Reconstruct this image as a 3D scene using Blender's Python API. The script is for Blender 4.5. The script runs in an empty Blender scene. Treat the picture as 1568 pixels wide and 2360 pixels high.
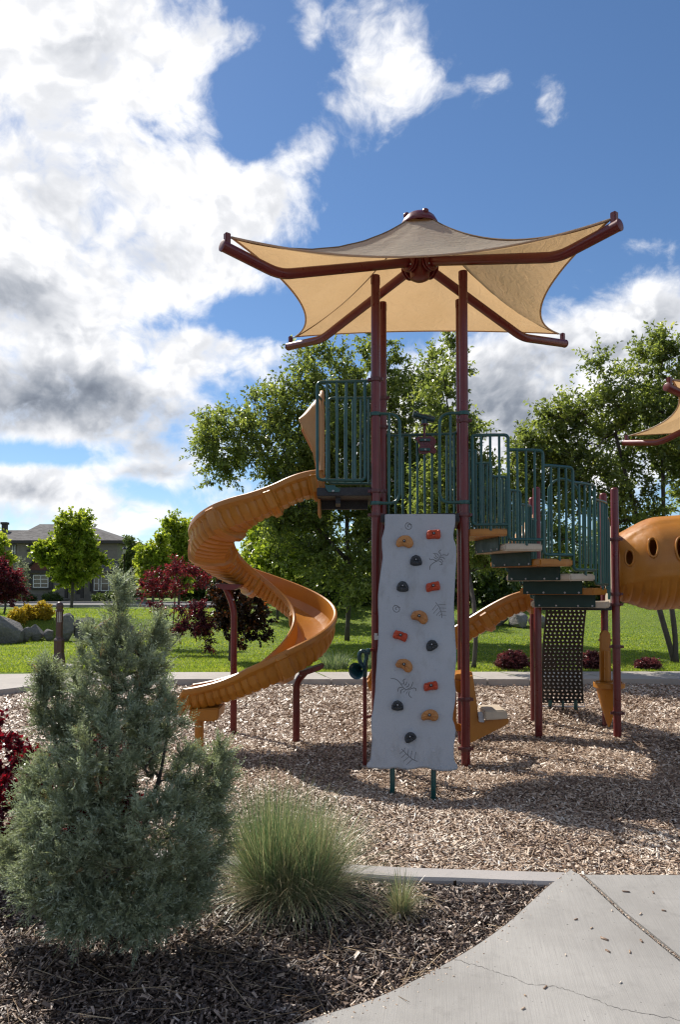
import bpy, bmesh, math, random
import numpy as np
from mathutils import Vector, Matrix, Quaternion

PI = math.pi
SC = bpy.context.scene
COL = SC.collection

# ------------------------------------------------------------------ camera
EYE = 1.65
F = 1700.0            # focal length for a picture 1568 x 2360
TILT = math.radians(2.0)
AXIS_Y = 1291.0
cam_d = bpy.data.cameras.new('camera')
cam = bpy.data.objects.new('camera', cam_d)
COL.objects.link(cam)
cam.location = (0, 0, EYE)
cam.rotation_euler = (PI / 2 + TILT, 0, 0)
cam_d.sensor_fit = 'VERTICAL'
cam_d.sensor_height = 36.0
cam_d.sensor_width = 24.0
cam_d.lens = 36.0 * F / 2360.0
cam_d.shift_y = (AXIS_Y - 1180.0) / 2360.0
cam_d.clip_end = 3000
cam_d.clip_start = 0.05
SC.camera = cam
ct, st = math.cos(TILT), math.sin(TILT)


def ray(x, y):
    dx = (x - 784.0) / F
    dv = -(y - AXIS_Y) / F
    return Vector((dx, ct - dv * st, st + dv * ct))


def P(x, y, Y):
    """world point seen at photo position (x, y) and standing Y metres away"""
    d = ray(x, y)
    return Vector((0, 0, EYE)) + d * (Y / d.y)


# ------------------------------------------------------------------ light
SUN_AZ = math.radians(-40.0)      # from +Y towards +X
SUN_EL = math.radians(48.0)
SUNV = Vector((math.sin(SUN_AZ) * math.cos(SUN_EL), math.cos(SUN_AZ) * math.cos(SUN_EL), math.sin(SUN_EL)))
sun_d = bpy.data.lights.new('sun', 'SUN')
sun_d.energy = 4.6
sun_d.angle = math.radians(0.53)
sun_d.color = (1.0, 0.94, 0.85)
sun = bpy.data.objects.new('sun', sun_d)
COL.objects.link(sun)
sun.rotation_euler = SUNV.to_track_quat('Z', 'Y').to_euler()
sun.location = (0, 0, 30)

SC.view_settings.view_transform = 'Standard'
SC.view_settings.look = 'None'
SC.view_settings.exposure = 0.5
SC.view_settings.gamma = 1.0
SC.view_settings.use_curve_mapping = False
SC.cycles.use_denoising = True
SC.cycles.pixel_filter_type = 'BLACKMAN_HARRIS'
SC.cycles.filter_width = 1.25
SC.cycles.max_bounces = 8
SC.cycles.transparent_max_bounces = 8
SC.cycles.sample_clamp_indirect = 6.0

# ------------------------------------------------------------------ sky with clouds
SKY_STRENGTH = 0.1


class NT:
    """small helper to write node trees"""

    def __init__(self, tree):
        self.t = tree

    def n(self, kind, **kw):
        nd = self.t.nodes.new(kind)
        for k, v in kw.items():
            setattr(nd, k, v)
        return nd

    def put(self, sock, v):
        if isinstance(v, bpy.types.NodeSocket):
            self.t.links.new(v, sock)
        elif v is not None:
            sock.default_value = v

    def math(self, op, a, b=None, c=None, clamp=False):
        nd = self.n('ShaderNodeMath', operation=op, use_clamp=clamp)
        for i, v in enumerate((a, b, c)):
            self.put(nd.inputs[i], v)
        return nd.outputs[0]

    def vmath(self, op, a, b=None, out=0, scale=None):
        nd = self.n('ShaderNodeVectorMath', operation=op)
        self.put(nd.inputs[0], a)
        if b is not None:
            self.put(nd.inputs[1], b)
        if scale is not None:
            self.put(nd.inputs['Scale'], scale)
        return nd.outputs[out]

    def noise(self, vec, scale, detail=2.0, rough=0.5, lac=2.0, dist=0.0, out=0):
        nd = self.n('ShaderNodeTexNoise')
        if vec is not None:
            self.put(nd.inputs['Vector'], vec)
        nd.inputs['Scale'].default_value = scale
        nd.inputs['Detail'].default_value = detail
        nd.inputs['Roughness'].default_value = rough
        nd.inputs['Lacunarity'].default_value = lac
        nd.inputs['Distortion'].default_value = dist
        return nd.outputs[out]

    def maprange(self, v, a, b, c=0.0, d=1.0, smooth=False):
        nd = self.n('ShaderNodeMapRange')
        nd.interpolation_type = 'SMOOTHSTEP' if smooth else 'LINEAR'
        self.put(nd.inputs[0], v)
        for i, q in enumerate((a, b, c, d)):
            self.put(nd.inputs[1 + i], q)
        return nd.outputs[0]

    def mix(self, f, a, b, blend='MIX'):
        nd = self.n('ShaderNodeMix', data_type='RGBA', blend_type=blend)
        self.put(nd.inputs[0], f)
        self.put(nd.inputs[6], a if not isinstance(a, tuple) else (*a[:3], 1))
        self.put(nd.inputs[7], b if not isinstance(b, tuple) else (*b[:3], 1))
        return nd.outputs[2]

    def ramp(self, f, stops):
        nd = self.n('ShaderNodeValToRGB')
        el = nd.color_ramp.elements
        while len(el) < len(stops):
            el.new(0.5)
        for e, (p, c) in zip(el, stops):
            e.position = p
            e.color = (*c[:3], 1)
        self.put(nd.inputs[0], f)
        return nd.outputs[0]


world = bpy.data.worlds.new('World')
SC.world = world
world.use_nodes = True
world.node_tree.nodes.clear()
W = NT(world.node_tree)
sky = W.n('ShaderNodeTexSky', sky_type='NISHITA')
sky.sun_disc = False
sky.sun_elevation = SUN_EL
sky.sun_rotation = SUN_AZ % (2 * PI)
sky.altitude = 800
sky.air_density = 1.0
sky.dust_density = 0.25
sky.ozone_density = 4.0
wdir = W.n('ShaderNodeTexCoord').outputs['Generated']

# cloud banks: where they lie in the sky (unit directions), size, weight
CLOUDS = [
    # x, y (photo), rx, ry (photo px), weight
    (-350, 250, 700, 800, 0.62), (60, 130, 420, 420, 0.62), (250, 60, 260, 200, 0.35), (90, 520, 480, 330, 0.62), (420, 140, 130, 120, 0.28),
    (330, 470, 330, 190, 0.55), (620, 430, 190, 120, 0.55), (560, 540, 190, 120, 0.40),
    (200, 740, 330, 150, 0.45), (470, 840, 240, 140, 0.52), (90, 900, 330, 130, 0.52), (330, 1000, 290, 120, 0.50), (600, 830, 130, 90, 0.28),
    (-150, 1000, 300, 160, 0.4), (420, 650, 210, 80, 0.36), (560, 640, 110, 70, 0.25),
    (840, 110, 190, 190, 0.42), (950, 170, 150, 90, 0.34), (800, 280, 190, 90, 0.36), (620, 85, 120, 55, 0.46), (700, 50, 60, 70, 0.30), (560, 120, 60, 50, 0.24),
    (1140, 205, 110, 90, 0.46), (1282, 240, 70, 72, 0.80), (525, 70, 110, 60, 0.34), (690, 330, 120, 45, 0.20),
    (1420, 800, 330, 165, 0.66), (1150, 880, 330, 170, 0.60), (1560, 880, 300, 220, 0.6), (1000, 920, 260, 130, 0.45), (1200, 1020, 480, 160, 0.55), (1500, 1020, 300, 200, 0.45), (850, 1050, 300, 120, 0.4), (1490, 560, 150, 36, 0.30),
    (60, 1120, 190, 60, 0.78), (270, 1168, 150, 52, 0.72), (150, 1212, 300, 60, 0.52), (450, 1200, 260, 50, 0.34), (360, 1075, 160, 60, 0.6), (150, 1085, 100, 30, 0.3),
    (470, 1130, 120, 45, 0.3), (900, 430, 60, 40, 0.2),
    # holes
    (330, 300, 120, 70, -0.62), (540, 725, 130, 60, -0.7), (370, 735, 100, 45, -0.6), (60, 1045, 260, 40, -0.50),
    (1150, 500, 560, 120, -0.4), (590, 200, 100, 150, -0.66), (660, 160, 70, 120, -0.45), (560, 330, 80, 70, -0.4), (1400, 90, 320, 190, -0.4), (600, 600, 90, 50, -0.25), (1050, 330, 300, 100, -0.25),
]
def lobes(items):
    tot = None
    for (x, y, rx, ry, wgt) in items:
        d = ray(x, y).normalized()
        q = W.vmath('MULTIPLY', W.vmath('SUBTRACT', wdir, tuple(d)), (F / (rx * d.y), 1.0, F / (ry * d.y)))
        g = W.maprange(W.vmath('LENGTH', q, out=1), 0.0, 1.35, wgt, 0.0, smooth=True)
        tot = g if tot is None else W.math('ADD', tot, g)
    return tot


cov = lobes(CLOUDS)
# the rest of the sky carries scattered cloud of the same kind
broad = W.noise(wdir, 2.2, 2.0, 0.5)
outside = W.math('SUBTRACT', 1.0, W.maprange(W.vmath('DOT_PRODUCT', wdir, tuple(ray(784, 700).normalized()), out=1), 0.62, 0.80, 0.0, 1.0, smooth=True))
broadc = W.maprange(broad, 0.40, 0.65, 0.0, 0.62, smooth=True)
cov = W.math('ADD', W.math('MINIMUM', cov, 0.78), W.math('MULTIPLY', broadc, outside))


def cloud_field(vec):
    warp = W.vmath('SUBTRACT', W.noise(vec, 5.0, 4.0, 0.55, out=1), (0.5, 0.5, 0.5))
    v = W.vmath('ADD', vec, W.vmath('SCALE', warp, scale=0.12))
    v = W.vmath('MULTIPLY', v, (1.0, 1.0, 1.25))
    big = W.noise(v, 9.0, 3.0, 0.55, 2.2)
    fine = W.noise(v, 30.0, 7.0, 0.60, 2.1)
    return W.math('ADD', W.math('MULTIPLY', big, 1.15), W.math('MULTIPLY', fine, 0.80)), W.math('ADD', W.math('MULTIPLY', big, 1.1), W.math('MULTIPLY', fine, 0.35))


sd = SUNV.normalized()
f0, b0 = cloud_field(wdir)
f1, b1 = cloud_field(W.vmath('ADD', wdir, tuple(sd * 0.020)))
dens = W.math('ADD', W.math('SUBTRACT', f0, 1.19), cov)
alpha = W.maprange(dens, -0.02, 0.52, 0.0, 1.0, smooth=True)
thick = W.maprange(dens, 0.15, 0.75, 0.0, 1.0, smooth=True)
lit = W.maprange(W.math('SUBTRACT', b0, b1), -0.16, 0.16, 0.0, 1.0, smooth=True)
sunclose = W.maprange(W.vmath('DOT_PRODUCT', wdir, tuple(sd), out=1), 0.50, 0.90, 0.0, 1.0, smooth=True)
# thick bases of the cloud banks
BASES = [(150, 900, 240, 70, 0.75), (40, 700, 160, 80, 0.50), (380, 1000, 190, 70, 0.55), (20, 960, 200, 60, 0.35), (1160, 930, 210, 110, 0.60), (1480, 800, 220, 90, 0.26), (1250, 800, 160, 60, 0.2), (200, 120, 90, 60, 0.20), (150, 480, 160, 80, 0.22), (330, 600, 200, 60, 0.25), (60, 1130, 90, 30, 0.4), (330, 1090, 110, 25, 0.4), (470, 950, 110, 50, 0.3), (20, 1190, 120, 30, 0.4), (820, 230, 110, 60, 0.14)]
base_sh = W.math('ADD', lobes(BASES), W.math('MULTIPLY', W.maprange(broad, 0.5, 0.7, 0.0, 0.6), outside))
wob = W.maprange(W.noise(W.vmath('MULTIPLY', wdir, (1, 1, 1.7)), 8.0, 5.0, 0.6), 0.30, 0.70, 0.45, 1.35)
shade = W.math('ADD', W.math('MULTIPLY', base_sh, wob), W.math('MULTIPLY', W.math('SUBTRACT', 0.46, lit), W.maprange(sunclose, 0.0, 1.0, 0.55, 0.36)))
shade = W.math('MULTIPLY', W.math('ADD', shade, 0.10), W.maprange(thick, 0.0, 1.0, 0.25, 1.0), clamp=True)
ccol = W.ramp(shade, [(0.0, (7.8, 7.8, 7.9)), (0.18, (6.1, 6.2, 6.45)), (0.45, (3.7, 3.9, 4.3)), (0.75, (2.1, 2.35, 2.8)), (1.0, (1.35, 1.55, 1.95))])
hsv = W.n('ShaderNodeHueSaturation')
hsv.inputs['Saturation'].default_value = 1.08
hsv.inputs['Value'].default_value = 0.86
W.put(hsv.inputs['Color'], sky.outputs[0])
skyc = hsv.outputs[0]
final = W.mix(alpha, skyc, ccol)
bg = W.n('ShaderNodeBackground')
W.put(bg.inputs[0], final)
bg.inputs[1].default_value = SKY_STRENGTH
wo = W.n('ShaderNodeOutputWorld')
W.t.links.new(bg.outputs[0], wo.inputs[0])
world.cycles.sampling_method = 'MANUAL'
world.cycles.sample_map_resolution = 1024

# ------------------------------------------------------------------ helpers: meshes and objects
def tag(o, label=None, cat=None, group=None, kind=None):
    if label: o['label'] = label
    if cat: o['category'] = cat
    if group: o['group'] = group
    if kind: o['kind'] = kind
    return o


def thing(name, loc, label=None, cat=None, group=None, kind=None, rz=0.0):
    o = bpy.data.objects.new(name, None)
    o.empty_display_size = 0.1
    COL.objects.link(o)
    o.location = loc
    o.rotation_euler = (0, 0, rz)
    return tag(o, label, cat, group, kind)


def world_off(o):
    v = Vector((0, 0, 0))
    while o is not None:
        v += o.location
        o = o.parent
    return v


def link(name, me, mat, parent=None, local=False):
    """a mesh object; its vertices are in world coordinates unless local"""
    o = bpy.data.objects.new(name, me)
    COL.objects.link(o)
    if mat is not None and not me.materials:
        me.materials.append(mat)
    if parent is not None:
        o.parent = parent
        if not local:
            o.location = -world_off(parent)
    return o


def fillet(pts, r, seg=5, closed=False):
    pts = [Vector(p) for p in pts]
    out = []
    n = len(pts)
    for i, p in enumerate(pts):
        if not closed and (i == 0 or i == n - 1):
            out.append(p)
            continue
        a = pts[i - 1]; b = pts[(i + 1) % n]
        u = (a - p); v = (b - p)
        k = min(r, u.length * 0.49, v.length * 0.49)
        u.normalize(); v.normalize()
        p0 = p + u * k; p1 = p + v * k
        for j in range(seg + 1):
            t = j / seg
            out.append((1 - t) ** 2 * p0 + 2 * t * (1 - t) * p + t * t * p1)
    return out


def spline(pts, n):
    """Catmull-Rom through pts, n points"""
    pts = [Vector(p) for p in pts]
    res = []
    m = len(pts) - 1
    for k in range(n):
        t = k / (n - 1) * m
        i = min(int(t), m - 1)
        f = t - i
        p0 = pts[max(i - 1, 0)]; p1 = pts[i]; p2 = pts[i + 1]; p3 = pts[min(i + 2, m)]
        res.append(0.5 * ((2 * p1) + (p2 - p0) * f + (2 * p0 - 5 * p1 + 4 * p2 - p3) * f * f + (3 * p1 - p0 - 3 * p2 + p3) * f ** 3))
    return res


class MB:
    def __init__(self):
        self.v = []; self.f = []; self.s = []

    def add(self, verts, faces, smooth=False):
        k = len(self.v)
        self.v += [tuple(p) for p in verts]
        self.f += [tuple(i + k for i in f) for f in faces]
        self.s += [smooth] * len(faces)
        return self

    def box(self, c, size, rot=None):
        c = Vector(c); hx, hy, hz = (q / 2 for q in size)
        vs = [Vector((x, y, z)) for x in (-hx, hx) for y in (-hy, hy) for z in (-hz, hz)]
        if rot is not None:
            vs = [rot @ q for q in vs]
        vs = [q + c for q in vs]
        return self.add(vs, [(0, 1, 3, 2), (4, 6, 7, 5), (0, 4, 5, 1), (2, 3, 7, 6), (0, 2, 6, 4), (1, 5, 7, 3)])

    def tube(self, pts, r, seg=10, caps=True, closed=False):
        pts = [Vector(p) for p in pts]
        n = len(pts)
        rs = list(r) if hasattr(r, '__len__') else [r] * n
        t0 = (pts[1] - pts[0]).normalized()
        up = Vector((0, 0, 1)) if abs(t0.z) < 0.9 else Vector((1, 0, 0))
        nrm = t0.cross(up).normalized()
        verts = []; faces = []
        prev = t0
        for i, p in enumerate(pts):
            if closed:
                t = pts[(i + 1) % n] - pts[i - 1]
            else:
                t = pts[min(i + 1, n - 1)] - pts[max(i - 1, 0)]
            t = t.normalized() if t.length > 1e-9 else prev
            q = prev.rotation_difference(t)
            nrm = (q @ nrm)
            nrm = (nrm - t * nrm.dot(t)).normalized()
            b = t.cross(nrm)
            prev = t
            for j in range(seg):
                a = 2 * PI * j / seg
                verts.append(p + (nrm * math.cos(a) + b * math.sin(a)) * rs[i])
        m = n if closed else n - 1
        for i in range(m):
            for j in range(seg):
                a = i * seg + j; b2 = i * seg + (j + 1) % seg
                c = ((i + 1) % n) * seg + (j + 1) % seg; d = ((i + 1) % n) * seg + j
                faces.append((a, b2, c, d))
        self.add(verts, faces, True)
        if caps and not closed:
            k = len(self.v) - len(verts)
            self.f.append(tuple(k + j for j in range(seg))[::-1]); self.s.append(False)
            self.f.append(tuple(k + (n - 1) * seg + j for j in range(seg))); self.s.append(False)
        return self

    def rod(self, a, b, r, seg=10):
        return self.tube([a, b], r, seg)

    def lathe(self, prof, origin, axis=(0, 0, 1), seg=24, smooth=True, caps=True):
        """prof: list of (radius, distance along axis)"""
        o = Vector(origin); ax = Vector(axis).normalized()
        u = ax.orthogonal().normalized(); w = ax.cross(u)
        verts = []; faces = []
        for (r, h) in prof:
            for j in range(seg):
                a = 2 * PI * j / seg
                verts.append(o + ax * h + (u * math.cos(a) + w * math.sin(a)) * r)
        for i in range(len(prof) - 1):
            for j in range(seg):
                faces.append((i * seg + j, i * seg + (j + 1) % seg, (i + 1) * seg + (j + 1) % seg, (i + 1) * seg + j))
        self.add(verts, faces, smooth)
        if caps:
            k = len(self.v) - len(verts)
            self.f.append(tuple(k + j for j in range(seg))[::-1]); self.s.append(False)
            e = k + (len(prof) - 1) * seg
            self.f.append(tuple(e + j for j in range(seg))); self.s.append(False)
        return self

    def prism(self, poly, d):
        """poly: 3D outline in a plane, pushed along vector d"""
        n = len(poly); d = Vector(d)
        a = [Vector(p) for p in poly]; b = [p + d for p in a]
        self.add(a + b, [tuple(range(n))[::-1], tuple(range(n, 2 * n))] + [(i, (i + 1) % n, n + (i + 1) % n, n + i) for i in range(n)])
        return self

    def mesh(self, name):
        me = bpy.data.meshes.new(name)
        me.from_pydata(self.v, [], self.f)
        if any(self.s):
            me.polygons.foreach_set('use_smooth', self.s)
        me.update()
        return me

    def build(self, name, mat, parent=None, bevel=0.0, local=False, sharp=42):
        me = self.mesh(name)
        bm = bmesh.new(); bm.from_mesh(me)
        if bevel:
            es = [e for e in bm.edges if len(e.link_faces) == 2 and e.calc_face_angle(0) > 0.6]
            try:
                bmesh.ops.bevel(bm, geom=es, offset=bevel, segments=2, affect='EDGES', clamp_overlap=True)
            except Exception:
                pass
        bmesh.ops.recalc_face_normals(bm, faces=bm.faces)
        bm.to_mesh(me); bm.free()
        if any(self.s):
            me.set_sharp_from_angle(angle=math.radians(sharp))
        return link(name, me, mat, parent, local)


def np_mesh(name, verts, faces, tone=None, smooth=False):
    """verts (n,3), faces (m,k) arrays; tone = one number per face"""
    me = bpy.data.meshes.new(name)
    verts = np.ascontiguousarray(verts, dtype=np.float32); faces = np.ascontiguousarray(faces, dtype=np.int32)
    m, k = faces.shape
    me.vertices.add(len(verts)); me.vertices.foreach_set('co', verts.ravel())
    me.loops.add(m * k); me.loops.foreach_set('vertex_index', faces.ravel())
    me.polygons.add(m); me.polygons.foreach_set('loop_start', np.arange(0, m * k, k, dtype=np.int32))
    if smooth:
        me.polygons.foreach_set('use_smooth', np.ones(m, dtype=bool))
    me.update(calc_edges=True)
    if tone is not None:
        at = me.attributes.new('tone', 'FLOAT', 'FACE')
        at.data.foreach_set('value', np.ascontiguousarray(tone, dtype=np.float32))
    return me


def grid_mesh(name, xs, ys, zf, yf=None):
    X, Y = np.meshgrid(np.asarray(xs, float), np.asarray(ys, float))
    if yf is not None:
        Y = yf(X, Y)
    Z = zf(X, Y)
    v = np.stack([X, Y, Z], -1).reshape(-1, 3)
    nx = len(xs); ny = len(ys)
    i = np.arange(ny - 1)[:, None] * nx + np.arange(nx - 1)[None, :]
    f = np.stack([i, i + 1, i + 1 + nx, i + nx], -1).reshape(-1, 4)
    return np_mesh(name, v, f, smooth=True)


def vnoise(x, y, s, seed=0):
    """smooth value noise on arrays, about -1..1"""
    r = np.random.RandomState(seed)
    tab = r.uniform(-1, 1, (64, 64))
    X = np.asarray(x) / s + 1000.0; Y = np.asarray(y) / s + 1000.0
    xi = np.floor(X).astype(int); yi = np.floor(Y).astype(int)
    fx = X - xi; fy = Y - yi
    fx = fx * fx * (3 - 2 * fx); fy = fy * fy * (3 - 2 * fy)
    a = tab[xi % 64, yi % 64]; b = tab[(xi + 1) % 64, yi % 64]; c = tab[xi % 64, (yi + 1) % 64]; d = tab[(xi + 1) % 64, (yi + 1) % 64]
    return (a * (1 - fx) + b * fx) * (1 - fy) + (c * (1 - fx) + d * fx) * fy


def sstep(a, b, x):
    t = np.clip((np.asarray(x, float) - a) / (b - a), 0, 1)
    return t * t * (3 - 2 * t)


def pebble_mesh(name, seed, size, n=22, jitter=0.25, bevel=0.0):
    """angular stone: hull of scattered points"""
    r = random.Random(seed)
    bm = bmesh.new()
    for i in range(n):
        v = Vector((r.gauss(0, 1), r.gauss(0, 1), r.gauss(0, 1))).normalized()
        q = 1 - jitter * r.random()
        bm.verts.new((v.x * size[0] * q, v.y * size[1] * q, v.z * size[2] * q))
    res = bmesh.ops.convex_hull(bm, input=bm.verts)
    junk = [e for e in res['geom_interior'] if isinstance(e, bmesh.types.BMVert)]
    if junk:
        bmesh.ops.delete(bm, geom=junk, context='VERTS')
    if bevel:
        bmesh.ops.bevel(bm, geom=list(bm.edges), offset=bevel, segments=2, affect='EDGES', clamp_overlap=True)
    bmesh.ops.recalc_face_normals(bm, faces=bm.faces)
    me = bpy.data.meshes.new(name)
    bm.to_mesh(me); bm.free()
    return me


# ------------------------------------------------------------------ materials
def material(name):
    m = bpy.data.materials.new(name)
    m.use_nodes = True
    m.node_tree.nodes.clear()
    N = NT(m.node_tree)
    out = N.n('ShaderNodeOutputMaterial')
    return m, N, out


def principled(N, out, col, rough=0.5, metal=0.0, bump=None, bump_s=0.2, bump_d=0.01, spec=0.5, coat=0.0):
    b = N.n('ShaderNodeBsdfPrincipled')
    N.put(b.inputs['Base Color'], col if not isinstance(col, tuple) else (*col[:3], 1))
    N.put(b.inputs['Roughness'], rough)
    b.inputs['Metallic'].default_value = metal
    b.inputs['Specular IOR Level'].default_value = spec
    b.inputs['Coat Weight'].default_value = coat
    b.inputs['Coat Roughness'].default_value = 0.15
    if bump is not None:
        bn = N.n('ShaderNodeBump')
        bn.inputs['Strength'].default_value = bump_s
        bn.inputs['Distance'].default_value = bump_d
        N.put(bn.inputs['Height'], bump)
        N.t.links.new(bn.outputs[0], b.inputs['Normal'])
    N.t.links.new(b.outputs[0], out.inputs[0])
    return b


def objco(N):
    return N.n('ShaderNodeNewGeometry').outputs['Position']


def paint_mat(name, c0, c1, rough=0.38, fine=0.0, coat=0.25, dust=0.15):
    m, N, out = material(name)
    co = objco(N)
    n1 = N.noise(co, 3.0, 5, 0.6)
    n2 = N.noise(co, 60.0, 3, 0.6)
    col = N.mix(N.maprange(n1, 0.3, 0.7), c0, c1)
    col = N.mix(N.math('MULTIPLY', N.maprange(n2, 0.55, 0.75), dust), col, (0.35, 0.30, 0.25))
    rg = N.maprange(N.noise(co, 9.0, 4, 0.6), 0.3, 0.7, rough - 0.08, rough + 0.14)
    principled(N, out, col, rg, bump=n2, bump_s=0.06, bump_d=0.004, coat=coat)
    return m


def plastic_mat(name, c0, c1, speck, rough=0.42, bumpy=0.12):
    """rotation moulded plastic: faint mottling, fine orange peel"""
    m, N, out = material(name)
    co = objco(N)
    n1 = N.noise(co, 2.6, 6, 0.62)
    n2 = N.noise(co, 260.0, 2, 0.5)
    col = N.mix(N.maprange(n1, 0.32, 0.68, smooth=True), c0, c1)
    col = N.mix(N.math('MULTIPLY', N.maprange(n2, 0.56, 0.66), 0.3), col, speck)
    scr = N.noise(N.vmath('MULTIPLY', co, (1.0, 1.0, 0.25)), 22.0, 6, 0.7)
    col = N.mix(N.math('MULTIPLY', N.maprange(scr, 0.58, 0.74), 0.28), col, speck)
    rg = N.maprange(scr, 0.3, 0.75, rough - 0.1, rough + 0.16)
    principled(N, out, col, rg, bump=N.noise(co, 180.0, 2, 0.5), bump_s=bumpy, bump_d=0.003)
    return m


def leaf_mat(name, stops, trans=0.45, gloss=0.35, tcol=None, brown=None):
    """leaves: tone attribute picks the colour, light shines through"""
    m, N, out = material(name)
    at = N.n('ShaderNodeAttribute', attribute_name='tone')
    col = N.ramp(at.outputs['Fac'], stops)
    b = N.n('ShaderNodeBsdfPrincipled')
    N.put(b.inputs['Base Color'], col)
    b.inputs['Roughness'].default_value = gloss
    b.inputs['Specular IOR Level'].default_value = 0.4
    t = N.n('ShaderNodeBsdfTranslucent')
    tc = N.mix(1.0, col, tcol or (1.5, 1.5, 0.75), 'MULTIPLY')
    N.put(t.inputs[0], tc)
    mx = N.n('ShaderNodeMixShader')
    mx.inputs[0].default_value = trans
    N.t.links.new(b.outputs[0], mx.inputs[1]); N.t.links.new(t.outputs[0], mx.inputs[2])
    N.t.links.new(mx.outputs[0], out.inputs[0])
    return m


M = {}
M['maroon'] = paint_mat('maroon_paint', (0.150, 0.011, 0.009), (0.112, 0.009, 0.008), 0.32, coat=0.15, dust=0.03)
M['maroon_dull'] = paint_mat('maroon_clamp', (0.10, 0.014, 0.014), (0.075, 0.010, 0.011), 0.45, dust=0.08)
M['green'] = paint_mat('green_paint', (0.003, 0.072, 0.062), (0.003, 0.055, 0.050), 0.36, dust=0.02)
M['green_dark'] = paint_mat('green_plate', (0.005, 0.036, 0.028), (0.004, 0.028, 0.022), 0.5, coat=0.0, dust=0.03)
M['deck'] = paint_mat('deck_coating', (0.020, 0.020, 0.024), (0.014, 0.014, 0.018), 0.6, coat=0.0, dust=0.15)
M['orange'] = plastic_mat('orange_plastic', (0.45, 0.172, 0.017), (0.375, 0.138, 0.013), (0.50, 0.255, 0.06), 0.35)
M['orange_faded'] = plastic_mat('orange_faded_plastic', (0.50, 0.26, 0.10), (0.44, 0.22, 0.08), (0.56, 0.36, 0.20), 0.40)
M['cream'] = plastic_mat('cream_plastic', (0.56, 0.47, 0.36), (0.48, 0.39, 0.29), (0.36, 0.28, 0.20), 0.5, 0.25)
M['rubber'] = paint_mat('black_rubber', (0.016, 0.014, 0.013), (0.010, 0.009, 0.009), 0.55, coat=0.0, dust=0.1)
M['steel'] = paint_mat('bolt_steel', (0.45, 0.45, 0.47), (0.35, 0.35, 0.37), 0.3, coat=0.0, dust=0.1)
M['horn'] = paint_mat('horn_green', (0.006, 0.050, 0.052), (0.006, 0.035, 0.045), 0.28, dust=0.04)


def panel_mat():
    m, N, out = material('wall_panel_concrete')
    co = objco(N)
    n1 = N.noise(co, 2.0, 5, 0.6)
    n2 = N.noise(co, 190.0, 3, 0.6)
    n3 = N.noise(co, 420.0, 2, 0.5)
    col = N.mix(N.maprange(n1, 0.3, 0.7), (0.43, 0.44, 0.46), (0.385, 0.395, 0.415))
    col = N.mix(N.math('MULTIPLY', N.maprange(n2, 0.55, 0.72), 0.5), col, (0.19, 0.19, 0.21))
    col = N.mix(N.math('MULTIPLY', N.maprange(n3, 0.58, 0.70), 0.5), col, (0.43, 0.43, 0.44))
    stain = N.noise(N.vmath('MULTIPLY', co, (2.2, 2.2, 0.5)), 3.0, 7, 0.7)
    col = N.mix(N.math('MULTIPLY', N.maprange(stain, 0.50, 0.72, smooth=True), 0.38), col, (0.24, 0.225, 0.21))
    principled(N, out, col, 0.85, bump=n2, bump_s=0.7, bump_d=0.008)
    return m


M['panel'] = panel_mat()
M['carving'] = paint_mat('groove_shade', (0.17, 0.165, 0.165), (0.13, 0.13, 0.13), 0.8, coat=0, dust=0.0)  # dark colour stands in for the shade inside moulded grooves
M['hold_tan'] = plastic_mat('hold_tan', (0.46, 0.21, 0.065), (0.38, 0.16, 0.05), (0.52, 0.30, 0.13), 0.6, 0.5)
M['hold_red'] = plastic_mat('hold_red', (0.46, 0.060, 0.020), (0.38, 0.042, 0.015), (0.5, 0.13, 0.07), 0.6, 0.5)
M['hold_dark'] = plastic_mat('hold_dark', (0.035, 0.042, 0.050), (0.025, 0.030, 0.037), (0.08, 0.09, 0.10), 0.6, 0.5)
M['sticker'] = paint_mat('torn_sticker', (0.62, 0.60, 0.58), (0.5, 0.48, 0.46), 0.6, coat=0, dust=0.2)


def fabric_mat():
    m, N, out = material('shade_fabric')
    co = objco(N)
    wv = N.noise(N.vmath('MULTIPLY', co, (1, 1, 1)), 6.0, 5, 0.6)
    big = N.noise(co, 1.6, 4, 0.55)
    weave = N.noise(co, 240.0, 2, 0.5)
    col = N.mix(N.maprange(big, 0.3, 0.7), (0.66, 0.53, 0.38), (0.60, 0.47, 0.32))
    col = N.mix(N.math('MULTIPLY', N.maprange(weave, 0.45, 0.65), 0.25), col, (0.46, 0.36, 0.24))
    d = N.n('ShaderNodeBsdfDiffuse'); N.put(d.inputs[0], col)
    t = N.n('ShaderNodeBsdfTranslucent'); N.put(t.inputs[0], N.mix(1.0, col, (1.05, 0.86, 0.60), 'MULTIPLY'))
    bn = N.n('ShaderNodeBump'); bn.inputs['Strength'].default_value = 0.6; bn.inputs['Distance'].default_value = 0.03
    wr = N.noise(N.vmath('MULTIPLY', co, (1.0, 1.0, 2.4)), 7.0, 5, 0.6, dist=0.8)
    N.put(bn.inputs['Height'], wr)
    N.put(d.inputs[0], N.mix(1.0, col, (0.88, 0.98, 1.15), 'MULTIPLY'))
    N.t.links.new(bn.outputs[0], d.inputs['Normal']); N.t.links.new(bn.outputs[0], t.inputs['Normal'])
    mx = N.n('ShaderNodeMixShader'); mx.inputs[0].default_value = 0.42
    N.t.links.new(d.outputs[0], mx.inputs[1]); N.t.links.new(t.outputs[0], mx.inputs[2])
    N.t.links.new(mx.outputs[0], out.inputs[0])
    return m


M['fabric'] = fabric_mat()
M['seam'] = paint_mat('fabric_seam', (0.22, 0.13, 0.06), (0.18, 0.10, 0.05), 0.9, coat=0, dust=0)


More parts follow.
